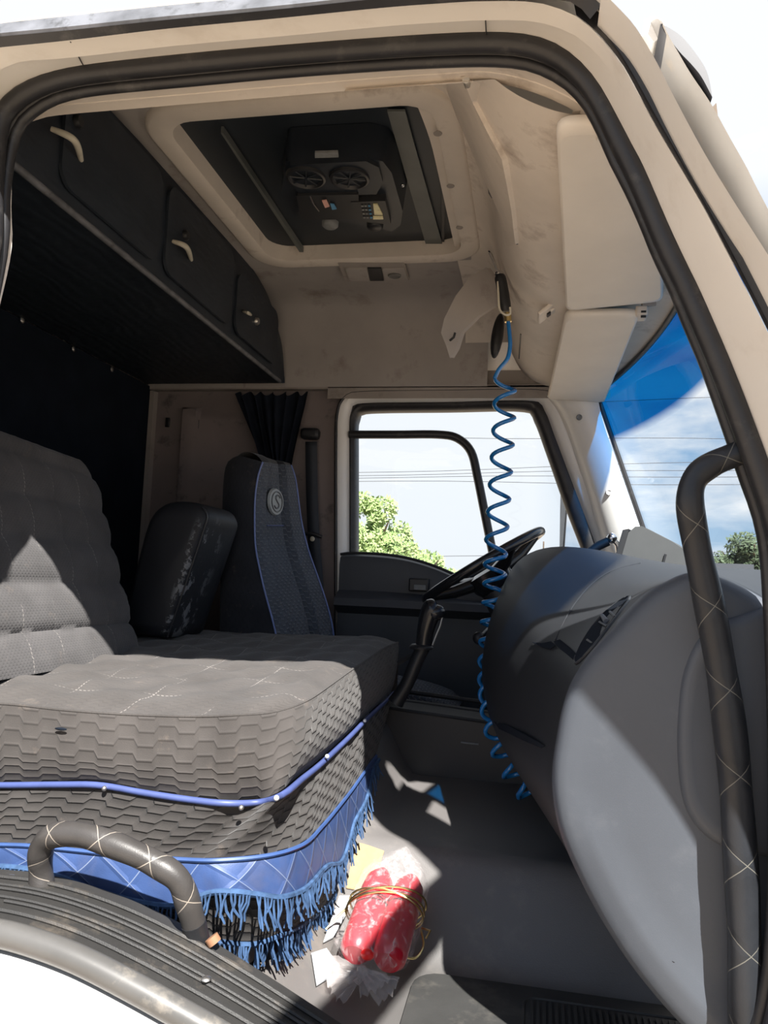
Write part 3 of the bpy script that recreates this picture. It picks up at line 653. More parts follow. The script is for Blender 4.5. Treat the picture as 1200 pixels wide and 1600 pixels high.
for y in ysn:
    s = (y-.09)/1.91; e = wsp(min(max(s, 0), 1), 0); e.y = y
    hd.append([V((.05, y, 1.712)), V((.14, y, 1.716)), V((e.x-.05, y, e.z+.012)), V((e.x-.008, y, e.z+.008)), V((e.x+.02, y, e.z+.04))])
s_.grid(hd); struct('trim_5', s_, M['beige_shell'])
# near lid (closed, standing proud) and far lid (hanging open)
lid = [(700, 118), (722, 120), (738, 160), (762, 208), (784, 250), (792, 290), (799, 330), (805, 382), (793, 386), (778, 330), (765, 285), (740, 235), (712, 180), (698, 140)]
def caster(mb):
    return BVHTree.FromPolygons([tuple(v) for v in mb.v], mb.f)
def hit(bvh, px, py, lift=.0):
    v = (FW + RT*((px-600)/FPX) - UP*((py-800)/FPX)).normalized(); h = bvh.ray_cast(CAM, v)
    if h[0] is None:
        q = bvh.find_nearest(CAM+v*1.8); return q[0]-v*lift
    return h[0]-v*lift
CON_BVH = caster(CON_MB)
def on_console(px, py, lift): return hit(CON_BVH, px, py, lift)
lp = [on_console(*p, .045 if i in (1, 2, 3, 4, 5, 6, 7, 8) else .012) for i, p in enumerate(lid)]
s_ = MB(); s_.prism(lp, [p+V((.032, .012, .016)) for p in lp]); l1 = obj('storage_lid', s_, M['beige_shell'], con, bevel=.004)
gapl = catmull([on_console(*p, .002) for p in ((727, 121), (742, 158), (766, 206), (788, 250), (796, 292), (803, 332), (808, 380))], 4)
s_ = MB(); s_.tube(gapl, .0045, 6); obj('lid_gap', s_, M['black'], con)
s_ = MB(); s_.tube([on_console(728, 124, .012), on_console(734, 142, .014)], .007, 8); obj('lid_hinge', s_, M['steel'], con)
s_ = MB(); s_.slab([on_console(*p, .022) for p in ((762, 290), (768, 296), (773, 306), (768, 310), (763, 302))], (.01, .01, .01)); obj('finger_pull', s_, M['black'], l1)
oa = [(760, 418), (735, 432), (712, 462), (694, 498), (689, 520), (697, 540), (703, 560), (712, 545), (720, 520), (745, 495), (772, 478), (775, 440)]
op_ = [at(x, y, Y=lerp(1.42, 1.30, (770-x)/80)) for x, y in oa]
s_ = MB(); s_.prism(op_, [p+V((.012, .014, .004)) for p in op_]); l2 = obj('storage_lid', s_, M['beige'], con, bevel=.003, label='open far lid hanging down')
s_ = MB(); s_.tube([at(703, 532, Y=1.30), at(709, 527, Y=1.29), at(711, 520, Y=1.29)], .004, 6); obj('latch', s_, M['black'], l2)
s_ = MB(); s_.tube(catmull([on_console(*p, .002) for p in ((764, 392), (770, 400), (776, 418), (780, 436))], 4), .004, 6); obj('seam', s_, M['black'], con)
lc = on_console(859, 484, .004); s_ = MB(); RL = Matrix.Rotation(math.radians(-38), 3, 'Y'); s_.box(lc, (.085, .085, .012), RL); lat = obj('latch_plate', s_, M['beige_shell'], con, bevel=.004)
s_ = MB(); s_.box(lc+RL@V((.012, 0, -.006)), (.032, .034, .012), RL); obj('latch_button', s_, M['visor'], lat, bevel=.003)
s_ = MB(); s_.box(lc+RL@V((-.010, .004, -.006)), (.012, .026, .010), RL); obj('latch_slot', s_, M['black'], lat)
s_ = MB(); s_.tube([on_console(814, 522, .004), on_console(811, 560, .004)], .003, 6); obj('slot', s_, M['black'], con)
s_ = MB(); hs_ = at(777, 525, Y=1.62); s_.ell(hs_, (.022, .03, .085), 14, 10, Matrix.Rotation(.12, 3, 'Y')); hsx = obj('microphone', s_, M['black'])
tag(hsx, 'black oval handset hanging beside the blue hose under the console', 'handset')

def visor(name, label, pts, zs, bul=.0):
    P = [at(p[0], p[1], Z=z) for p, z in zip(pts, zs)]
    c = sum(P, V())/4; rows = []
    poly = []
    for i in range(4):                       # rounded corners
        a, b, d = P[i-1], P[i], P[(i+1) % 4]; r = .035
        p1_, p3_ = b+(a-b).normalized()*r, b+(d-b).normalized()*r
        for t in (0, .25, .5, .75, 1): poly.append(p1_*(1-t)**2+b*2*t*(1-t)+p3_*t*t)
    nrm = (P[1]-P[0]).cross(P[2]-P[0]).normalized(); nrm = nrm if nrm.z > 0 else -nrm
    t_ = thing(name, label, 'sun visor', c)
    def ins(k, up): return [c+(p-c)*(1-k)+nrm*up for p in poly]
    s = MB(); s.grid([ins(.02, .024), ins(0, .017), ins(0, .007), ins(.012, 0), ins(.06, -.003)], cu=True); s.face(ins(.06, -.003)); s.face(ins(.02, .024)[::-1])
    obj('visor_board', s, M['visor'], t_, ang=60); return t_, nrm
v1, _ = visor('sun_visor', 'large beige passenger sun visor nearest the open door', ((868, 195), (1035, 195), (1036, 472), (884, 487)), (1.672, 1.667, 1.662, 1.672))
v2, _ = visor('sun_visor', 'smaller beige driver sun visor at the far end above the far post', ((883, 493), (1000, 492), (944, 630), (855, 624)), (1.667, 1.657, 1.622, 1.637))
vs = MB(); cc = at(1001, 490, Z=1.672); vs.box(cc, (.034, .06, .03)); vb2 = obj('visor_clip', vs, M['beige_shell'], v2, bevel=.006)
for k in (-1, 1):
    s_ = MB(); s_.box(cc+V((.004, -.03+.002, -.012+.0)) + V((0, 0, k*.007)), (.014, .006, .006)); obj('clip_hole', s_, M['black'], vb2)
s_ = MB(); s_.tube([at(1003, 476, Z=1.69), at(1024, 474, Z=1.695)], .008, 8); obj('pivot', s_, M['beige_grey'], v1)
s_ = MB(); s_.tube([at(938, 606, Z=1.648), at(950, 604, Z=1.655)], .008, 8); obj('pivot', s_, M['visor'], v2)

# ================================================================= THINGS
# ---- passenger bench
YN, XF = .20, -.43
CORN = ((XF-.045, YN+.045, 0), (.7071, -.7071, 0))
def seat_rail(n, c, f, n_=110, yo=0, xo=0):
    pts = [at(*p, Y=YN-yo) for p in n]+[at(*p, pl=(V(CORN[0])+V((xo, -yo, 0)), CORN[1])) for p in c]+[at(*p, X=XF+xo) for p in f]
    return resample(catmull(pts, 6), n_)
top_r = seat_rail([(-150, 1096), (0, 1100), (100, 1110), (200, 1117), (300, 1120), (370, 1118)], [(428, 1113)], [(478, 1096), (520, 1068), (545, 1050), (575, 1030), (602, 1012), (622, 1004)])
mid_r = seat_rail([(-150, 1170), (0, 1178), (100, 1185), (200, 1192), (300, 1196), (360, 1194)], [(415, 1186)], [(470, 1160), (515, 1125), (545, 1098), (572, 1075), (600, 1052), (620, 1038)], yo=.012, xo=.010)
pip_r = seat_rail([(-150, 1226), (0, 1226), (90, 1225), (155, 1226), (225, 1238), (300, 1249), (352, 1254)], [(405, 1252)], [(440, 1240), (470, 1216), (500, 1192), (545, 1150), (572, 1122), (600, 1096), (614, 1082)])
bl_t = seat_rail([(-150, 1316), (0, 1318), (50, 1320), (130, 1328), (210, 1336), (285, 1341), (340, 1342)], [(420, 1334)], [(472, 1317), (500, 1290), (520, 1267), (545, 1236), (560, 1215), (575, 1194), (586, 1180)], yo=.006, xo=.004)
bl_b = seat_rail([(-150, 1356), (0, 1352), (85, 1366), (130, 1383), (200, 1404), (270, 1413), (320, 1394), (355, 1391)], [(402, 1396), (438, 1400)], [(475, 1386), (508, 1352), (530, 1346), (543, 1314), (552, 1282), (570, 1248), (580, 1205), (590, 1186)], yo=.015, xo=.012)
lo_b = seat_rail([(-150, 1420), (0, 1425), (100, 1432), (200, 1448), (280, 1468), (340, 1478)], [(400, 1484)], [(445, 1470), (492, 1445), (525, 1410), (545, 1365), (560, 1320), (575, 1285), (585, 1260)], yo=-.01, xo=-.012)
bench = thing('passenger_bench_seat', 'dark quilted double passenger bench with blue fringed skirt', 'seat', (-.8, .75, .12))
def push(c, d): return [p+V((d*.7, -d*.7, 0)) for p in c]
s_ = MB(); s_.grid([push(top_r, -.018), top_r, push(mid(top_r, mid_r, .25), .006), push(mid_r, .004), push(mid(mid_r, pip_r, .7), .0), push(pip_r, -.012)])
obj('cushion_side', s_, M['seat_side'], bench)
# top of the cushion
yfar = top_r[-1].y; corner = min(top_r, key=lambda p: (p.x-XF)**2+(p.y-YN)**2)
nearc = [p for p in top_r if p.x < -.50]; frontc = [p for p in top_r if p.y > YN+.05]
def rail_eval(c, key, v):
    for a, b in zip(c, c[1:]):
        if (key(a)-v)*(key(b)-v) <= 0 and key(a) != key(b): return a.lerp(b, (v-key(a))/(key(b)-key(a)))
    return min(c, key=lambda p: abs(key(p)-v))
NX, NY = 46, 56
ci = min(range(len(top_r)), key=lambda i: (top_r[i]-V((XF-.03, YN+.03, top_r[i].z))).length)
cN, cF = resample(top_r[:ci+1], NX+1), resample(top_r[ci:], NY+1)
pRF = V((-1.42, yfar, .655)); cR = resample([cN[0], cN[0].lerp(pRF, .5), pRF], NY+1); cB = resample([pRF, pRF.lerp(cF[-1], .5)+V((0, 0, -.006)), cF[-1]], NX+1)
s_ = MB(); rows = []
for j in range(NY+1):
    t = j/NY; row = []
    for i in range(NX+1):
        q = i/NX
        p = cN[i]*(1-t)+cB[i]*t+cR[j]*(1-q)+cF[j]*q-(cN[0]*(1-q)*(1-t)+cN[-1]*q*(1-t)+pRF*(1-q)*t+cF[-1]*q*t)
        e = min(min((1-q)*.98, t*1.05)/.05, 3)
        p.z += .017*sst(0, 1, e*.8)+.007*math.sin(p.x*33)*math.sin(p.y*38)*sst(0, 2, e)
        row.append(p)
    rows.append(row)
rows.append([p+V((0, .02, -.03)) for p in rows[-1]]); rows.append([p+V((0, .0, -.14)) for p in rows[-1]])
s_.grid(rows); obj('cushion_top', s_, M['seat_top'], bench)
s_ = MB(); s_.tube(push(top_r, -.002), .0032, 6); obj('top_seam', s_, M['seat_side'], bench)
s_ = MB(); s_.tube(push(pip_r, .006), .0062, 8); obj('piping', s_, M['piping'], bench)
s_ = MB(); wob = []
sk = [push(pip_r, .0), push(mid(pip_r, bl_t, .12), .006), push(mid(pip_r, bl_t, .3), .004), push(mid(pip_r, bl_t, .5), .006), push(mid(pip_r, bl_t, .75), .006), push(bl_t, .004)]
for j, r in enumerate(sk):
    rr = []
    for i, p in enumerate(r):
        f_ = noise.noise(V((i*.16, j*.9, 3)))*.016*math.sin(j/5*math.pi)*(1 if i < 85 else .4); rr.append(p+V((f_*.7, -f_*.7, -abs(f_)*.4)))
    wob.append(rr)
s_.grid(wob); obj('cover_skirt', s_, M['seat_skirt'], bench, sub=1)
s_ = MB(); s_.grid([push(bl_t, .004), push(mid(bl_t, bl_b, .15), .008), push(mid(bl_t, bl_b, .6), .008), push(bl_b, .004)]); obj('blue_band', s_, M['blue_band'], bench, sub=1)
s_ = MB(); s_.tube(push(bl_t, .008), .0042, 6); obj('band_piping', s_, plain('band_edge', (.045, .095, .26), .5), bench)
s_ = MB(); s_.tube(push(bl_b, .007), .0055, 6); obj('fringe_tape', s_, M['fringe'], bench)
lowk = []
for j, t in enumerate((0, .25, .5, .75, 1)):
    lowk.append([p+V((-.006, .006, 0))*(1+t*2)+V((1, -1, 0))*.006*noise.noise(V((i*.2, j, 8))) for i, p in enumerate(mid(bl_b, lo_b, t))])
s_ = MB(); s_.grid(lowk); obj('lower_skirt', s_, M['seat_skirt'], bench)
s_ = MB(); s_.tube([p+V((-.016, .016, 0)) for p in lo_b], .005, 6); obj('fringe_tape', s_, M['fringe'], bench)
def fringe(curve, n, L, dn):
    s = MB(); c = resample(curve, n)
    for i, p in enumerate(c):
        q = p+V((random.uniform(-.003, .003), -.003+random.uniform(-.003, .003), 0)); l = L*random.uniform(.72, 1.15)
        d = V((random.uniform(-.014, .020), random.uniform(-.010, .006), 0)); w_ = random.uniform(0, 6)
        pth = [q, q+d*.25+V((.0025*math.sin(w_), 0, -l*.33)), q+d*.6+V((.0035*math.sin(w_+1.7), .002*math.cos(w_), -l*.68)), q+d+V((.003*math.sin(w_+3), 0, -l))]
        s.tube(pth, [.0019, .0023, .0024, .0018], 4)
    return s
vis_b = [p for p in bl_b if p.x > -1.02]; vis_l = [p+V((-.012, .012, 0)) for p in lo_b if p.x > -.75]
o = obj('fringe', fringe(push(vis_b, .010), 190, .052, 0), M['fringe'], bench); o['kind'] = 'stuff'
o = obj('fringe', fringe(vis_l, 190, .045, 0), M['fringe'], bench); o['kind'] = 'stuff'
for px, py, fpl in ((163, 1232, 0), (377, 1262, 0), (432, 1247, 1), (511, 1182, 1), (570, 1126, 1)):
    P = at(px, py, Y=YN-.012) if not fpl else at(px, py, X=XF+.012)
    s_ = MB(); s_.ell(P, (.005, .005, .005), 10, 6); obj('button', s_, M['steel'] if not fpl else M['whitepaper'], bench)
s_ = MB(); P = at(95, 1139, Y=YN-.016); s_.ell(P, (.013, .002, .003), 12, 6); obj('burn_mark', s_, M['darkcloth'], bench)
# plinth under the bench
s_ = MB(); s_.box((-.86, .76, .27), (.72, .98, .28)); obj('plinth', s_, M['black'], bench, bevel=.02)
# backrest
BN = V((.6, 0, .2)).normalized(); BP = (V((-1.10, 0, .65)), BN)
def bp_(px, py): return at(px, py, pl=BP)
BU = V((-.2, 0, .6)).normalized()
def bk(y, h, d): return V((-1.10, y, .63))+BU*h+BN*d
Hb, Y0b, Y1b = .655, .10, .945
rows = []
NXb, NZb = 44, 60
for j in range(NZb+1):
    row = []
    h = Hb*j/NZb
    for i in range(NXb+1):
        t = i/NXb; y1 = Y1b - .10*sst(.52, .66, h)**2 - .02*sst(0, .66, h); y = lerp(Y0b, y1, t)
        e = min((y1-y), (y-Y0b), Hb-h)/.05
        rowh = .118; ph = ((h+.02) % rowh)/rowh
        pil = .017*max(0, math.sin(math.pi*ph))**.45
        hh = h - .05*sst(.3, 0, t)*0
        zz = Hb - .045*max(0, t-.15) if False else None
        row.append(bk(y, h*(1-.07*t*sst(.3, 1, h/Hb)), pil*sst(0, .8, e)-.04*(1-sst(-.05, 1, e))+.002*noise.noise(V((y*60, h*60, 0)))))
    rows.append(row)
s_ = MB(); s_.grid(rows)
loop = rows[0][:0]
edge = [r[-1] for r in rows]+rows[-1][::-1]+[r[0] for r in rows[::-1]]
s_.grid([edge, [p-BN*.05 for p in edge], [p-BN*.10 for p in edge]]); s_.face([p-BN*.10 for p in edge]); obj('backrest', s_, M['seat_back'], bench, ang=70)

# ---- folded centre backrest
cb = thing('centre_backrest', 'worn dark centre seat backrest with peeling grey patches between the seats', 'seat backrest', (-1.12, 1.06, .65))
pr_ = catmull([V((x, 0, z)) for x, z in ((-1.255, .672), (-1.225, .80), (-1.19, .98), (-1.165, 1.055), (-1.12, 1.09), (-1.03, 1.092), (-.985, 1.06), (-.995, 1.0), (-1.035, .86), (-1.09, .672))], 4)
s_ = MB(); cen = V((-1.11, 0, .86))
s_.grid([[cen+(p-cen)*k+V((0, y, 0)) for p in pr_] for k, y in ((.0, 1.05), (.80, 1.052), (.95, 1.06), (1, 1.085), (1, 1.30), (.95, 1.33), (0, 1.335))], cu=True)
obj('backrest_pad', s_, M['worn'], cb, ang=80)
s_ = MB(); s_.tube([cen+(p-cen)*.985+V((0, 1.066, 0)) for p in pr_[22:]], .003, 6); obj('edge_seam', s_, M['black'], cb)

# ---- driver's seat
YD0, YD1 = 1.42, 1.88
ds = thing('driver_seat', "black driver's seat with grey patterned face and blue piping before the far door", 'seat', (-1.0, 1.65, .35))
Lp = catmull(ats([(410, 722), (404, 738), (399, 765), (397, 800), (398, 850), (404, 885), (413, 925), (424, 965), (433, 1005), (440, 1050)], Y=YD0), 4)
Rp = resample(catmull(ats([(447, 727), (453, 745), (457, 770), (463, 815), (474, 860), (488, 900), (503, 945), (512, 985), (518, 1040)], Y=YD1), 4), len(Lp))
Lp = resample(Lp, len(Rp))
def face_pt(j, t):
    p = Lp[j].lerp(Rp[j], t); b = .0
    if .16 < t < .24 or .62 < t < .70: b = -.018
    elif t <= .16: b = .018*math.sin(math.pi*t/.32)
    elif t >= .70: b = .022
    return p+V((b+.035*math.sin(math.pi*t)*.0, 0, 0))
s_ = MB(); tt = [0, .04, .08, .12, .16, .2, .24, .28, .36, .44, .52, .58, .62, .66, .70, .74, .8, .88, .95, 1]
s_.grid([[face_pt(j, t) for t in tt] for j in range(len(Lp))]); obj('backrest_face', s_, M['driver_face'], ds, ang=70)
rear = resample(catmull(ats([(372, 712), (357, 720), (350, 742), (347, 800), (345, 860), (344, 930), (343, 1000), (343, 1050)], Y=YD0), 4), len(Lp))
topn = [Lp[0].lerp(rear[0], k/8)+V((0, 0, .022*math.sin(math.pi*k/8))) for k in range(9)]
s_ = MB(); s_.grid([Lp, mid(Lp, rear, .08, -.012), mid(Lp, rear, .5, -.022), mid(Lp, rear, .92, -.012), rear])
rearf = [V((p.x, YD1, p.z)) for p in rear]
s_.grid([rear, rearf]); s_.grid([rearf, Rp])
s_.grid([[face_pt(0, t).lerp(rear[0].lerp(rearf[0], t), k/8)+V((0, 0, .024*math.sin(math.pi*k/8)**.7)) for t in tt] for k in range(9)])
obj('backrest_shell', s_, M['driver_side'], ds, ang=60)
for P_, d_ in ((Lp, V((.003, -.003, 0))), (Rp, V((.024, -.006, .0)))):
    s_ = MB(); s_.tube([p+d_ for p in P_], .0034, 8); obj('piping', s_, M['seat_piping'], ds)
jj = min(range(len(Lp)), key=lambda j: abs(face_pt(j, .44).z-1.06)); s_ = MB(); s_.tube([face_pt(jj, t)+V((.004, 0, 0)) for t in (.24, .36, .5, .62)], .003, 6); obj('cross_piping', s_, M['piping'], ds)
ec = at(427, 784, pl=(face_pt(8, .43), (1, 0, 0)))+V((.006, 0, 0)); s_ = MB()
el = [(math.cos(a), math.sin(a)) for a in (2*math.pi*k/28 for k in range(28))]
s_.grid([[ec+V((0, .085*a, .052*b)) for a, b in el], [ec+V((.008, .080*a, .048*b)) for a, b in el], [ec+V((.009, .0, .0)) for a, b in el]], cu=True); eb = obj('badge', s_, M['emblem'], ds, ang=30)
s_ = MB(); s_.tube([ec+V((.010, .060*a, .038*b)) for a, b in el], .0022, 6, closed=True)
s_.tube(catmull([ec+V((.0105, y, z)) for y, z in ((.030, .018), (.012, .025), (-.012, .022), (-.018, .010), (.0, .001), (.018, -.008), (.014, -.021), (-.010, -.025), (-.030, -.018))], 5), .0028, 6); obj('emblem_mark', s_, M['emblem_dark'], eb)
s_ = MB(); s_.grid([[V((lerp(-1.05, -.25, a)-.0, lerp(1.54, 1.95, b), .44+.10*math.sin(math.pi*min(max(a, .0), 1))**.35*math.sin(math.pi*b)**.3-.02*a)) for b in [k/14 for k in range(15)]] for a in [k/20 for k in range(21)]]); obj('cushion', s_, M['driver_face'], ds)
s_ = MB(); s_.box((-.72, 1.74, .36), (.72, .38, .16)); obj('seat_base', s_, M['black'], ds, bevel=.03)

# ---- curtain and seat belt
cu = thing('curtain', 'black gathered curtain tied behind the headrest of the driver seat', 'curtain', (-1.1, 2.03, 1.2))
rows = []
c0, c1 = at(367, 615, Y=2.03), at(482, 615, Y=2.03); b0, b1 = at(412, 735, Y=2.03), at(452, 735, Y=2.03)
for j in range(17):
    t = j/16; row = []
    for i in range(91):
        s = i/90; k = t**.75; p = c0.lerp(c1, s).lerp(b0.lerp(b1, s), k)
        amp = lerp(.014, .022, t); row.append(p+V((.006*math.sin(s*31+t*2), amp*math.sin(s*13*math.pi*1.0+.7*math.sin(t*3)), (.012*math.sin(s*40) if j == 0 else 0))))
    rows.append(row)
for j in range(1, 12):
    rows.append([lerp(0, 1, 0)*V()+p+V(((i-45)/45*.004*j, 0, -.065*j)) for i, p in enumerate(rows[16])])
s_ = MB(); s_.grid(rows); obj('cloth', s_, M['curtain'], cu, ang=80)
s_ = MB(); s_.tube(catmull([rows[16][i]+V((0, -.02, 0)) for i in range(0, 91, 15)], 3), .01, 8); obj('tie_band', s_, M['curtain'], cu)
sbt = thing('seat_belt', 'black seat belt strap on the far pillar beside the curtain', 'seat belt', at(488, 830, Y=2.05))
bp1 = [at(486, 690, Y=2.055), at(487, 760, Y=2.05), at(490, 838, Y=2.045), at(495, 900, Y=2.02), at(500, 985, Y=1.98)]
s_ = MB(); s_.grid([[p+V((-.026, 0, 0)) for p in catmull(bp1, 5)], [p+V((.026, 0, 0)) for p in catmull(bp1, 5)]]); obj('strap', s_, plain('belt_web', (.030, .036, .048), .7, .15, 8), sbt, solid=.003)
s_ = MB(); s_.box(at(485, 678, Y=2.06), (.085, .05, .05)); obj('anchor_cover', s_, M['black'], sbt, bevel=.015)
s_ = MB(); s_.tube([at(476, 834, Y=2.035), at(490, 834, Y=2.03), at(503, 839, Y=2.04)], .008, 8); obj('guide', s_, M['black'], sbt)
s_ = MB(); s_.ell(at(488, 842, Y=2.025), (.011, .006, .011)); obj('bolt', s_, M['handle_cream'], sbt)

# ---- dashboard
E1 = [(1235, 965), (1200, 940), (1150, 912), (1110, 897), (1077, 895), (1047, 908), (1008, 931), (955, 985), (920, 1023), (893, 1065), (878, 1108), (869, 1155), (863, 1200), (864, 1245), (874, 1297), (895, 1350), (930, 1420), (972, 1488), (1015, 1545), (1062, 1598), (1120, 1655)]
def side_y(x): return lerp(.225, .145, sst(.0, .30, x))
def side_at(px, py, dy=0):
    y = .2
    for _ in range(12): y = .5*y+.5*(side_y(at(px, py, Y=y).x)+dy)
    return at(px, py, Y=y)
SILY = 1.10
S1 = [(1330, 905), (1250, 895), (1180, 890), (1110, 886), (1060, 882), (1000, 872), (950, 862), (900, 855), (860, 855), (828, 864), (803, 884), (786, 915), (770, 955), (758, 1000), (753, 1045), (757, 1090), (772, 1135), (805, 1185), (850, 1240), (900, 1290), (980, 1350)]
NE = 90
e1 = resample(catmull([side_at(p[0], p[1], .022) for p in E1], 5), NE); s1 = resample(catmull(ats(S1, Y=SILY), 5), NE)
dash = thing('dashboard', 'dark grey moulded dashboard bulging toward the passenger footwell', 'dashboard', (.25, .7, .25))
secs = []
for k, t in enumerate((0, .03, .06, .12, .2, .32, .5, .7, .85, .94, 1)):
    b = math.sin(math.pi*t); c = []
    for i, (p, q) in enumerate(zip(e1, s1)):
        u = i/(NE-1)
        x = lerp(p.x, q.x, sst(0, 1, t)*.55+t*.45); z = lerp(p.z, q.z, t*.6+.4*sst(0, 1, t)); y = lerp(p.y, q.y, t)
        dent = -.0*math.exp(-((u-.47)/.10)**2)*sst(.0, .10, t)*sst(.42, .2, t)
        step = .012*sst(.02, .06, t)*sst(.75, .6, abs(u-.35)*2)
        x += -dent*.7 ; z += dent*.35
        c.append(V((x, y, z)))
    secs.append(c)
s_ = MB(); s_.grid(secs, flip=True)
rim_ = secs[-1]; inner = [V((lerp(p.x, .35, .12), p.y+.02, lerp(p.z, .62, .12))) for p in rim_]; inner2 = [V((lerp(p.x, .35, .2), p.y+.03, lerp(p.z, .62, .2))) for p in rim_]
s_.grid([rim_, [p.lerp(q, .4)+V((0, .014, 0)) for p, q in zip(rim_, inner)], inner, inner2], flip=True); s_.face(inner2)
obj('dash_body', s_, M['dash'], dash, ang=22); DASH_MB = s_
# driver side of the dash, lower and further away
s_ = MB(); dsec = [V((.80, 0, .85)), V((.5, 0, .872)), V((.25, 0, .945)), V((.08, 0, .925)), V((.02, 0, .84)), V((.08, 0, .70)), V((.2, 0, .55)), V((.3, 0, .4))]
dsec = catmull(dsec, 4); s_.grid([[V((p.x, y, p.z)) for p in dsec] for y in (1.08, 1.4, 1.7, 2.04)]); obj('instrument_side', s_, M['dash_dark'], dash)
s_ = MB(); s_.grid([[wsp(i/30, 1)+V((.0, 0, .006)) for i in range(5, 31)], [V((.34, wsp(i/30, 1).y, .866)) for i in range(5, 31)]]); obj('top_cover', s_, M['dash'], dash)
# rim fillet and grey side panel
pn = MB(); DU = (-.02, .0, .004, .012, .024, .04, .055, .075, .11, .16, .22, .30, .40, .52); prow = []
for k, d_ in enumerate(DU):
    r = []
    for i, p in enumerate(e1):
        tgt = V((.56, 0, lerp(p.z, .56, .25))); n_v = (V((tgt.x, 0, tgt.z))-V((p.x, 0, p.z)))
        a_ = e1[max(i-1, 0)]; b_ = e1[min(i+1, NE-1)]; tn = V((b_.x-a_.x, 0, b_.z-a_.z)).normalized(); nin = V((-tn.z, 0, tn.x))
        if nin.dot(V((.34-p.x, 0, .58-p.z))) < 0: nin = -nin
        near = p+nin*d_; far_ = p+n_v.normalized()*d_; q = near.lerp(far_, sst(.05, .25, d_))
        if q.x > .58: q.x = .58
        rr = max(0, .022-max(d_, 0)); y = side_y(q.x)+(.022-math.sqrt(max(0, .022**2-rr*rr)))
        if d_ < 0: y += .03; q = p
        y -= .007*math.exp(-((d_-.048)/.011)**2)*sst(.55, .40, p.z)*sst(0, .25, i/NE)
        r.append(V((q.x, y, q.z)))
    prow.append(r)
pn.grid(prow, flip=True)
obj('side_panel', pn, M['dash_end'], dash, ang=70)
# the recessed dark pocket at the right of the side panel
REC = [(1250, 930), (1160, 960), (1118, 975), (1088, 1005), (1068, 1055), (1060, 1120), (1060, 1190), (1068, 1250), (1088, 1290), (1125, 1320), (1180, 1335), (1260, 1345)]
ro = catmull([side_at(x, y, -.001) for x, y in REC], 5)
def rin(k, dy): return [V((lerp(p.x, .44, k), p.y+dy, lerp(p.z, .70, k))) for p in ro]
s_ = MB(); s_.grid([rin(-.01, .012), rin(0, -.001), rin(.015, -.008), rin(.05, -.012), rin(.10, -.012)], flip=True); s_.face(rin(.10, -.012)); obj('pocket_cover', s_, M['dash_end'], dash, ang=70)
# air vent along the edge of the side panel
def on_dash(u, t, lift=.004):
    i = min(int(u*(NE-1)), NE-2); f_ = u*(NE-1)-i
    ts = (0, .03, .06, .12, .2, .32, .5, .7, .85, .94, 1); k = max(q for q in range(10) if ts[q] <= t) if t < 1 else 9
    g_ = (t-ts[k])/(ts[k+1]-ts[k]); a = secs[k][i].lerp(secs[k][i+1], f_).lerp(secs[k+1][i].lerp(secs[k+1][i+1], f_), g_)
    du = (secs[k][i+1]-secs[k][i]); dt = secs[k+1][i]-secs[k][i]; n = du.cross(dt).normalized()
    if n.x > 0: n = -n
    return a+n*lift
DB = caster(DASH_MB)
def dh(px, py, l=.003): return hit(DB, px, py, l)
lens = [(906, 1034), (915, 1012), (932, 985), (952, 962), (975, 944), (990, 936), (989, 943), (975, 962), (955, 988), (935, 1013), (918, 1032), (908, 1040)]
lp2 = [dh(x-7, y-4, .004) for x, y in lens]
ve = MB(); ve.tube(catmull(lp2, 3, True), .0032, 6, closed=True); vo = obj('air_vent', ve, M['dash'], dash)
s_ = MB(); s_.slab(lp2, (-.002, -.002, .002)); obj('vent_opening', s_, M['darkcloth'], vo)
for a_, b_ in (((944, 976), (956, 983)), ((960, 960), (968, 968)), ((925, 1004), (934, 1010))):
    s_ = MB(); s_.tube([dh(a_[0]-7, a_[1]-4, .007), dh(b_[0]-7, b_[1]-4, .007)], .0028, 6); obj('vent_slat', s_, M['black'], vo)
s_ = MB(); s_.tube([dh(948, 972, .004), dh(941, 962, .02)], [.006, .004], 8); obj('vent_lever', s_, M['dash_end'], vo)
for nm, pts in (('glovebox_latch', ((866, 1003), (876, 1000), (892, 1013), (904, 1026), (898, 1033), (884, 1021), (870, 1010))), ('latch_recess', ((832, 1004), (848, 1006), (862, 1003), (868, 1009), (860, 1015), (846, 1011))), ('lower_slot', ((772, 1128), (790, 1132), (820, 1146), (852, 1166), (846, 1169), (815, 1156), (780, 1139)))):
    s_ = MB(); s_.slab([dh(*p, .0025) for p in pts], (-.0015, -.0015, .0015)); obj(nm, s_, M['darkcloth'], dash)
s_ = MB(); s_.tube(catmull([dh(*p, .0) for p in ((1000, 880), (960, 890), (925, 912), (892, 952), (868, 1000))], 5), .0017, 8); obj('top_crease', s_, M['dash'], dash)
tr = [at(1048, 1496, Y=.165), at(1062, 1502, Y=.165), at(1074, 1508, Y=.165), at(1070, 1514, Y=.165), at(1060, 1510, Y=.165)]
s_ = MB(); s_.slab([p+V((0, -.012, 0)) for p in tr], (0, .01, 0)); obj('torn_hole', s_, M['gloss_black'], dash)

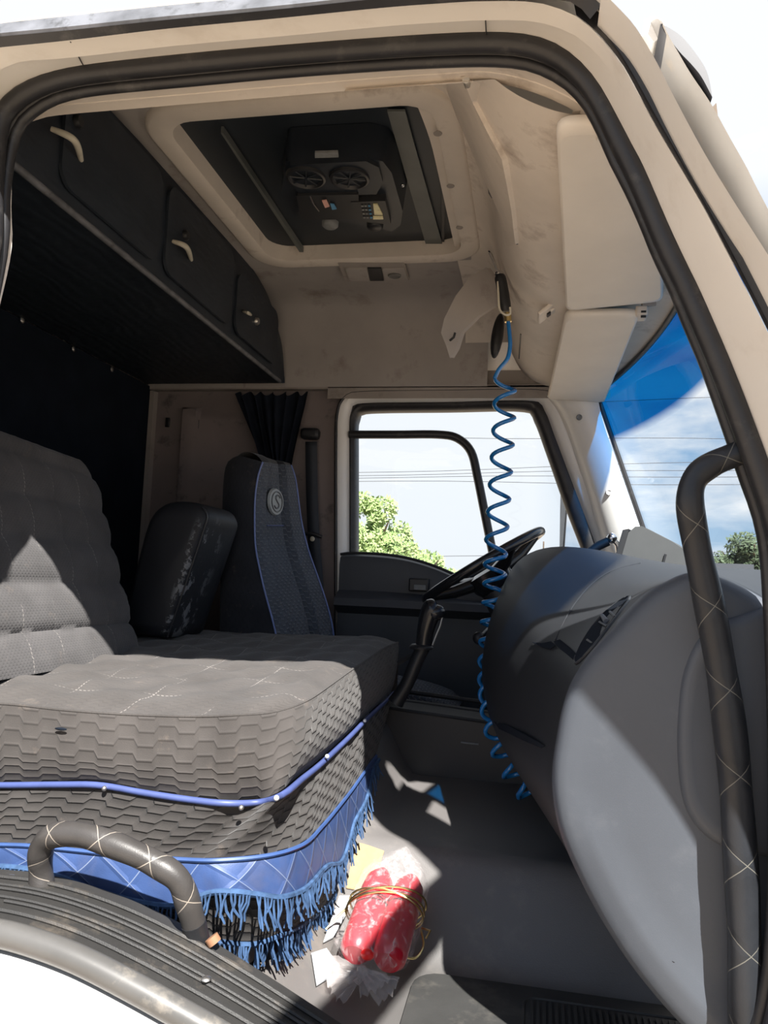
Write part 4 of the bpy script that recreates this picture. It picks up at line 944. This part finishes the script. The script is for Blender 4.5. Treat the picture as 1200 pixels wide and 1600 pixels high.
# box and arm on the dash top
YB = 1.62
mon = thing('dash_monitor', 'grey box-shaped monitor lying tilted on the dashboard top beside the far post', 'monitor', at(1020, 885, Y=YB))
q0 = [(968, 880), (982, 832), (992, 823), (1003, 822), (1050, 846), (1080, 866), (1088, 885), (969, 885)]
A_ = [at(x, y, Y=YB) for x, y in q0]; s_ = MB(); s_.prism(A_, [p+V((.05, .16, 0)) for p in A_]); obj('case', s_, plain('monitor_grey', (.065, .068, .07), .5, .1, 9, grain=500), mon, bevel=.012, seg=3)
A_ = [at(x, y, Y=YB+.002) for x, y in ((960, 872), (973, 828), (983, 826), (971, 876))]; s_ = MB(); s_.prism(A_, [p+V((.05, .16, 0)) for p in A_]); obj('screen_bezel', s_, M['black'], mon, bevel=.003)
s_ = MB(); s_.tube([at(1035, 884, Y=YB-.006), at(1040, 866, Y=YB-.006)], .004, 6); obj('case_rib', s_, M['dash_dark'], mon)
arm = thing('camera_arm', 'short black swivel arm with chrome joint behind the dash by the far post', 'mount', at(945, 870, Y=1.75))
s_ = MB(); s_.tube(ats([(922, 862), (935, 853), (950, 846)], Y=1.75), .017, 10); obj('arm', s_, M['black'], arm)
s_ = MB(); s_.ell(at(956, 841, Y=1.75), (.02, .02, .02)); obj('joint', s_, M['chrome'], arm)
s_ = MB(); s_.tube(ats([(958, 842), (966, 852), (968, 870)], Y=1.75), .011, 8); obj('stem', s_, M['chrome'], arm)

# ---- steering wheel
swc = at(755, 884, Y=1.60); a_ = math.radians(33); ux_ = V((math.cos(a_), 0, math.sin(a_))); uy_ = V((0.0, 1, 0)); un = V((-math.sin(a_), 0, math.cos(a_)))
swo = thing('steering_wheel', 'black steering wheel tilted edge-on in front of the far window', 'steering wheel', swc)
s_ = MB(); s_.tube([swc+(ux_*math.cos(t)+uy_*math.sin(t))*.235 for t in (2*math.pi*k/48 for k in range(48))], .0165, 12, closed=True); obj('rim', s_, M['gloss_black'], swo)
RW = Matrix((ux_, uy_, un)).transposed()
s_ = MB(); s_.lathe([(.0, -.02), (.05, -.018), (.085, -.03), (.075, -.075), (.05, -.11), (0, -.12)], swc, RW, 24); obj('hub', s_, M['gloss_black'], swo)
for t in (.35, 2.1, 3.5, 5.3):
    d = ux_*math.cos(t)+uy_*math.sin(t); s_ = MB(); s_.tube([swc+d*.05-un*.045, swc+d*.14-un*.03, swc+d*.232], [.026, .022, .014], 8); obj('spoke', s_, M['gloss_black'], swo)
colm = thing('steering_column', 'dark steering column shroud below the steering wheel', 'steering column', swc-un*.3)
s_ = MB(); s_.tube([swc-un*.095, swc-un*.2, swc-un*.42+V((.05, 0, 0))], [.06, .075, .09], 14); obj('shroud', s_, M['dash_dark'], colm)
s_ = MB(); k0 = at(748, 997, Y=1.42); s_.tube([k0+V((.02, .18, .02)), k0+V((.008, .05, .004)), k0], [.007, .008, .016], 8); s_.ell(k0, (.020, .02, .022)); obj('stalk', s_, M['black'], colm)

# ---- gear lever and console
YG = 1.22
gl = thing('gear_lever', 'black curved gear lever knob on a slanted stick behind the bench', 'gear lever', at(628, 1085, Y=YG))
kp = catmull(ats([(662, 1008), (665, 985), (670, 965), (676, 952), (684, 947)], Y=YG), 5)
s_ = MB(); s_.tube(kp, [lerp(.025, .034, sst(0, .8, i/(len(kp)-1))) if i < len(kp)-4 else .034-.0035*(i-len(kp)+5) for i in range(len(kp))], 14); s_.ell(at(679, 957, Y=YG), (.036, .034, .026), 14, 8); obj('knob', s_, M['gloss_black'], gl)
s_ = MB(); s_.tube(catmull(ats([(692, 962), (688, 978), (682, 992), (676, 1008)], Y=YG-.01), 4), .0032, 6); obj('shift_trigger', s_, M['steel'], gl)
s_ = MB(); s_.lathe([(.036, 0), (.038, .006), (.030, .014), (0, .014)], at(658, 1014, Y=YG), n=18); obj('collar', s_, M['black'], gl)
s_ = MB(); s_.tube(catmull(ats([(660, 1012), (648, 1040), (636, 1068), (618, 1098)], Y=YG), 4), [.024, .022, .021, .021, .021, .021, .021, .021, .021, .021, .022, .024, .026], 10); obj('gaiter', s_, M['black'], gl)
s_ = MB(); s_.tube(catmull(ats([(622, 1036), (640, 1026), (655, 1018)], Y=YG+.02), 3), .008, 6); obj('cable', s_, M['black'], gl)
tc = thing('tunnel_console', 'low black console box on the engine tunnel below the gear lever', 'console', (-.18, 1.4, .3))
A_ = [V((-.50, 1.32, .26)), V((-.50, 1.32, .478)), V((.10, 1.32, .44)), V((.10, 1.32, .24))]
s_ = MB(); s_.prism(A_, [p+V((0, .20, 0)) for p in A_]); obj('box', s_, M['dash_dark'], tc, bevel=.008)
s_ = MB(); s_.tube([V((-.50, 1.318, .474)), V((.10, 1.318, .436))], .006, 6); obj('edge_trim', s_, M['dash'], tc)
s_ = MB(); s_.tube([V((-.50, 1.50, .505)), V((.10, 1.50, .467))], .008, 6); obj('edge_trim', s_, M['dash'], tc)
s_ = MB(); s_.tube([at(720, 1160, Y=1.318), at(748, 1163, Y=1.318)], .003, 6); obj('slot', s_, M['label'], tc)

# ---- blue coiled air hose and blow gun
YH = 1.16
hose = thing('air_blow_gun', 'black air blow gun on a blue coiled hose hung from the console', 'air gun', at(786, 440, Y=YH))
s_ = MB(); s_.tube(catmull(ats([(779, 428), (783, 440), (788, 468), (791, 487)], Y=YH), 4), [.010, .012, .016, .018, .018, .018, .018, .018, .018, .018, .017, .016, .014], 12); obj('grip', s_, M['black'], hose)
s_ = MB(); s_.ell(at(780, 428, Y=YH), (.014, .012, .012)); s_.tube(ats([(778, 424), (770, 405), (765, 395)], Y=YH), .004, 6); obj('nozzle', s_, M['chrome'], hose)
s_ = MB(); s_.tube(catmull(ats([(778, 440), (779, 465), (781, 484), (790, 492), (797, 490), (797, 480)], Y=YH-.012), 4), .0035, 6); obj('trigger_guard', s_, M['handle_cream'], hose)
s_ = MB(); s_.tube(ats([(793, 489), (794, 503)], Y=YH), .011, 10); obj('fitting', s_, M['gold'], hose)
lead = [(794, 502), (796, 520), (797, 540), (793, 560), (782, 574), (776, 582)]
def helix(axis, turns, r0, r1, ph):
    ax = resample(catmull(axis, 6), 40); out_ = []; n = int(turns*18)
    for i in range(n+1):
        t = i/n; f_ = t*39; k = min(int(f_), 38); p = ax[k].lerp(ax[k+1], f_-k); a = ph+2*math.pi*turns*t
        tan = (ax[k+1]-ax[k]).normalized(); sx = V((1, 0, 0)); sx = (sx-tan*sx.dot(tan)).normalized(); sy = tan.cross(sx); r = lerp(r0, r1, t)
        out_.append(p+sx*r*math.cos(a)+sy*r*math.sin(a))
    return out_
ax1 = ats([(789, 590), (788, 640), (785, 700), (781, 760), (777, 820), (774, 870)], Y=YH)
ax2 = ats([(774, 870, 1.16), (772, 920, 1.16), (769, 960, 1.17), (765, 1010, 1.17), (764, 1060, 1.12), (768, 1110, 1.03), (779, 1160, .98), (797, 1200, .97), (820, 1234, .97), (838, 1250, .97)])
hx = helix(ax1, 6.6, .031, .031, math.pi*1.0)
hx2 = helix(ax2, 13, .031, .026, math.pi*1.0+2*math.pi*6.6)
full = catmull(ats(lead, Y=YH), 5)[:-3]+hx+hx2[1:]
s_ = MB(); s_.tube(full, .0064, 8); obj('coiled_hose', s_, M['blue_hose'], hose)

# ---- grab handles
gp = ats([(1190, 694, .085), (1150, 710, .080), (1112, 726, .078), (1086, 748, .075), (1078, 785, .072), (1088, 850, .085), (1105, 930, .095), (1124, 1030, .10), (1139, 1130, .103), (1150, 1240, .105), (1158, 1360, .105), (1163, 1470, .104), (1166, 1600, .11), (1168, 1680, .14)])
gc = catmull(gp, 6); gr = [lerp(.0195, .0238, sst(.2, .7, i/len(gc)))*(1+.035*math.sin(i*.55)) for i in range(len(gc))]
gh = obj('grab_handle', MB().tube(gc, gr, 16), M['wrap_grey']); tag(gh, 'tall grey leather-wrapped grab handle on the windscreen post', 'grab handle')
ap_ = catmull(ats([(66, 1392, .10), (64, 1362, .10), (64, 1330, .09), (80, 1307, .08), (125, 1304, .075), (185, 1323, .075), (240, 1348, .08), (278, 1374, .085), (294, 1412, .095), (306, 1455, .11), (316, 1490, .12)]), 6)
sh = thing('sill_grab_handle', 'low black stitched leather grab handle over the door sill below the bench', 'grab handle', at(66, 1392, Y=.1))
obj('grip', MB().tube(ap_[:54], [.0205*(1+.04*math.sin(i*.7)) for i in range(54)], 16), M['wrap'], sh)
obj('foot', MB().tube(ap_[52:], [.021-.0004*i for i in range(len(ap_)-52)], 12), M['black'], sh)
s_ = MB(); s_.tube([at(330, 1464, Y=.10), at(336, 1474, Y=.10)], .012, 8); obj('bolt', s_, plain('rusty_bolt', (.30, .15, .08), .7), sh)

# ---- things on the floor
FLOOR_BVH = caster(FLOOR_MB)
def fz(x, y): return floor_z(x, y)
bc = V((-.262, .60, 0)); bc.z = fz(bc.x, bc.y)
bag = thing('bagged_red_bottles', 'clear plastic bag of red bottles bound with gold wire on the cab floor', 'bag', at(575, 1530, Y=.50))
ax_b, ax_t = at(578, 1500, Y=.505), at(622, 1362, Y=.74)
axd = (ax_t-ax_b).normalized(); sdv = axd.cross(V((0, 0, 1))).normalized(); upv = sdv.cross(axd)
if upv.z < 0: upv = -upv
RB = Matrix((sdv, upv, axd)).transposed(); LB = (ax_t-ax_b).length
def bpt(a, b, t): return ax_b+sdv*a+upv*b+axd*(t*LB)
for a, t0_, t1_, r in ((-.036, .02, .98, .036), (.038, .0, .95, .037)):
    s_ = MB(); L_ = (t1_-t0_)*LB
    s_.lathe([(0, 0), (r*.7, 0), (r*.96, .012), (r, .03), (r, L_*.6), (r*.97, L_*.66), (r, L_*.72), (r*.9, L_*.86), (r*.5, L_*.97), (.012, L_), (0, L_)], bpt(a, 0, t0_), RB, 22); obj('bottle', s_, M['red'], bag)
s_ = MB(); s_.ell(bpt(-.002, .022, -.03), (.015, .012, .011), 12, 8, RB); obj('cap', s_, M['redcap'], bag)
rows = []
for j in range(29):
    t = j/28; T = lerp(-.13, 1.34, t); w_ = .086*min(1, sst(-.02, .16, t)*.9+.1)*lerp(1, .93, t)
    if t > .70: w_ *= lerp(1, .03, ((t-.70)/.30)**1.25)
    hgt = w_*.62; row = []
    for k in range(40):
        a = 2*math.pi*k/40; f_ = 1+.10*noise.noise(V((math.cos(a)*3.5, math.sin(a)*3.5, t*5)))+.03*math.sin(a*9+t*4)
        row.append(bpt(w_*math.cos(a)*f_, hgt*math.sin(a)*f_, T))
    rows.append(row)
s_ = MB(); s_.grid(rows, cu=True); obj('plastic_wrap', s_, M['bag'], bag, ang=180)
kn = bpt(-.005, .012, -.16)
for dirs in ((-.072, -.03, 0), (-.045, -.075, 1), (.045, -.060, 2), (.072, -.038, 3), (.004, -.052, 4)):
    s_ = MB(); e_ = kn+sdv*dirs[0]+axd*dirs[1]*.75+upv*(.012-.02*(dirs[2] % 2)); dv_ = (e_-kn).normalized(); pv_ = dv_.cross(upv).normalized(); pr2 = []
    for i in range(11):
        t = i/10; wd = .006+.030*t**.8; row = []
        for q in range(15):
            a = (q-7)/7; row.append(kn.lerp(e_, t*(1-.10*abs(a)+.13*noise.noise(V((q*.7, dirs[2]*3, 1)))))+pv_*wd*a+upv*(.007*math.sin(q*1.9+dirs[2])*t**.6+.008*noise.noise(V((q*.5, i*.5, dirs[2])))))
        pr2.append(row)
    s_.grid(pr2); obj('bag_tail', s_, M['bagknot'], bag, ang=180)
s_ = MB(); s_.ell(kn, (.012, .012, .012)); obj('knot', s_, M['bagknot'], bag)
for T, tilt in ((.50, .05), (.56, .07), (.53, -.02)):
    s_ = MB(); s_.tube([bpt(.087*math.cos(a), .056*math.sin(a)+.002, T+tilt*math.cos(a)*1.3) for a in (2*math.pi*k/36 for k in range(36))], .0024, 6, closed=True); obj('wire', s_, M['gold'], bag)
s_ = MB(); s_.tube(catmull([bpt(.086, -.01, .42), bpt(.098, -.02, .30), bpt(.085, -.03, .2), bpt(.06, -.02, .16)], 5), .0024, 6); s_.tube([bpt(.09, .0, .40), bpt(.112, .012, .34), bpt(.104, .0, .30)], .0024, 6); obj('wire', s_, M['gold'], bag)
s_ = MB(); s_.tube(catmull([bpt(-.087, .0, .5), bpt(-.105, -.01, .42), bpt(-.125, -.02, .30)], 4), .0022, 6); obj('wire', s_, M['gold'], bag)
def sheet(name, pts, hgt, mat, label, cat):
    P = [hit(FLOOR_BVH, x, y, .0)+V((0, 0, hgt)) for x, y in pts]
    s = MB(); s.slab(P, (0, 0, .003)); o = obj(name, s, mat); tag(o, label, cat); return o
sheet('paper_scrap', ((560, 1322), (575, 1326), (600, 1335), (590, 1368), (574, 1398), (541, 1392), (548, 1355)), .006, M['paper'], 'crumpled tan paper scrap on the floor behind the bagged bottles', 'paper')
sheet('card_scrap', ((486, 1496), (510, 1488), (522, 1505), (516, 1532), (494, 1546)), .006, M['whitepaper'], 'pale blue-white torn card beside the knot of the plastic bag', 'card')
sheet('card_scrap', ((530, 1405), (552, 1405), (545, 1425), (520, 1470), (505, 1478)), .006, M['whitepaper'], 'narrow white card strip between the fringe and the bagged bottles', 'card')

# ---- open passenger door, outside the frame on the right; it shades the dash side and the sill
d2 = thing('door_2', None, None, (.485, -.06, .1)); d2['kind'] = 'structure'
TH = math.radians(78); DV = V((-math.cos(TH), -math.sin(TH), 0)); DNV = V((math.sin(TH), -math.cos(TH), 0))
def dp(q, z, o_=0): return V((.485, -.06, 0))+DV*q+DNV*o_+V((0, 0, z))
belt = [(0, .05), (0, .60), (.15, .60), (.30, .67), (.50, .84), (.75, .94), (1.24, .98), (1.24, .05)]
s_ = MB(); s_.prism([dp(a, z) for a, z in belt], [dp(a, z, .07) for a, z in belt]); obj('door_skin', s_, M['door_dark'], d2)
fi = ((.06, .60), (.165, .96), (.43, 1.645), (.50, 1.69), (.62, 1.705), (1.08, 1.705), (1.17, 1.64), (1.2, .95))
fq = ((.0, .60), (.03, 1.0), (.30, 1.66), (.42, 1.79), (.6, 1.82), (1.15, 1.82), (1.25, 1.72), (1.26, .95))
FI, FQ = ([catmull([V((a, z, 0)) for a, z in f_], 5) for f_ in (fi, fq)])
s_ = MB(); s_.grid([[dp(p.x, p.y, o_) for p in f_] for f_, o_ in ((FI, .0), (FQ, .0), (FQ, .06), (FI, .06))], cv=True); obj('window_frame', s_, M['rubber'], d2)
s_ = MB(); s_.face([dp(p.x, p.y, .03) for p in FI]+[dp(.75, .93, .03), dp(.5, .83, .03), dp(.3, .66, .03), dp(.15, .59, .03)]); obj('pane', s_, M['glass'], d2, flat=True)

# ---- outside: mirror, trees, cables, pole
mi = thing('exterior_mirror', 'tall grey exterior truck mirror seen through the far window', 'mirror', at(885, 870, Y=2.42))
s_ = MB(); A_ = [at(x, y, Y=2.42) for x, y in ((876, 752), (884, 748), (890, 754), (884, 800), (880, 870), (874, 870))]; s_.prism(A_, [p+V((.06, .20, 0)) for p in A_]); obj('shell', s_, M['mirror_back'], mi, bevel=.008)
for z_ in (1.0, 1.24):
    s_ = MB(); s_.tube([V((.30, 2.12, z_)), V((.26, 2.3, z_)), V((A_[5].x+.03, 2.46, z_))], .012, 8); obj('mirror_arm', s_, M['black'], mi)
s_ = MB(); s_.face([at(x, y, Y=yy) for x, y, yy in ((888, 775, 2.405), (908, 795, 2.47), (928, 890, 2.54), (880, 890, 2.40))]); obj('mirror_glass', s_, M['mirror'], mi, flat=True)

def tree(name, label, c, R, H, n, mat, seed, lsz=.16):
    rnd = random.Random(seed); t = thing(name, label, 'tree', (c[0], c[1], -1.12)); base = V((c[0], c[1], -1.12))
    s = MB(); s.tube(catmull([base, base+V((.1, .05, H*.35)), base+V((-.1, 0, H*.7))], 5), [.22-.012*i for i in range(11)], 8)
    for k in range(7):
        a = k*.9; b0_ = base+V((0, 0, H*(.3+.05*k))); s.tube([b0_, b0_+V((math.cos(a)*R*.4, math.sin(a)*R*.4, H*.12)), b0_+V((math.cos(a)*R*.8, math.sin(a)*R*.8, H*.26))], [.09, .06, .02], 6)
    obj('trunk', s, M['bark'], t)
    s = MB(); cl_ = []
    for k in range(46):
        u = V((rnd.gauss(0, 1), rnd.gauss(0, 1), rnd.gauss(0, .8))).normalized()*rnd.uniform(.35, 1)
        cl_.append((base+V((u.x*R, u.y*R, H*.62+u.z*H*.38)), R*rnd.uniform(.18, .34)))
    for i in range(n):
        q, r = cl_[rnd.randrange(len(cl_))]; u = V((rnd.gauss(0, 1), rnd.gauss(0, 1), rnd.gauss(0, .75))).normalized()*r*rnd.uniform(.55, 1.05)
        p = q+u; d = V((rnd.gauss(0, 1), rnd.gauss(0, 1), rnd.gauss(0, 1))).normalized(); e = d.orthogonal().normalized(); z_ = lsz*rnd.uniform(.6, 1.2)
        b = len(s.v); s.v += [p-d*z_, p+e*z_*.42, p+d*z_, p-e*z_*.42]; s.f.append([b, b+1, b+2, b+3]); s.uv.append([(0, 0), (1, 0), (1, 1), (0, 1)])
    o = obj('foliage', s, mat, t, flat=True); o['kind'] = 'stuff'
def tspot(px, D): p = at(px, 880, Y=D); return (p.x, p.y)
tree('tree', 'bright green leafy tree at the left of the far window', tspot(575, 17), 1.15, 3.85, 16000, M['leaf_light'], 1, .075)
tree('tree', 'lower green tree filling the bottom of the far window', tspot(655, 22), 1.35, 3.05, 16000, M['leaf_light'], 2, .085)
tree('tree', 'dark green tree seen low through the right of the windscreen', tspot(1176, 26), 1.5, 4.45, 14000, M['leaf_dark'], 3, .09)
tree('tree', 'green tree beyond the others at the lower left of the far window', tspot(500, 27), 2.2, 4.2, 8000, M['leaf_light'], 4, .16)

for i, (pl1, pl2, D) in enumerate((((945, 627), (1110, 622), 26), ((780, 684), (1080, 686), 26), ((560, 738), (1130, 722), 22), ((560, 742), (1130, 734), 22.3), ((560, 746), (1130, 744), 22.6), ((560, 752), (1130, 757), 23), ((560, 872), (1195, 862), 40))):
    a, b = at(*pl1, Y=D), at(*pl2, Y=D); d = (b-a)/(b.x-a.x); p0 = a+d*(-30-a.x); p1_ = a+d*(34-a.x)
    pts = [p0.lerp(p1_, k/40)+V((0, 0, .10*math.sin(k*.9+i)*.3)) for k in range(41)]
    s_ = MB(); s_.tube(pts, .008*D/22, 5); o = obj('power_line', s_, M['wire'])
    tag(o, ('highest thin power line, seen crossing the windscreen tint', 'thin power line crossing level with the top of the vent pane', 'upper power line of the close bundle in the far window', 'second power line of the close bundle in the far window', 'third power line of the close bundle in the far window', 'lowest power line of the bundle in the far window', 'distant low power line just above the tree line')[i], 'power line')
pp = at(848, 905, Y=42); s_ = MB(); s_.tube([V((pp.x, pp.y, -1.12)), V((pp.x, pp.y, at(848, 846, Y=42).z))], [.05, .04], 8); o = obj('utility_pole', s_, M['bark']); tag(o, 'thin distant utility pole behind the steering wheel rim', 'pole')
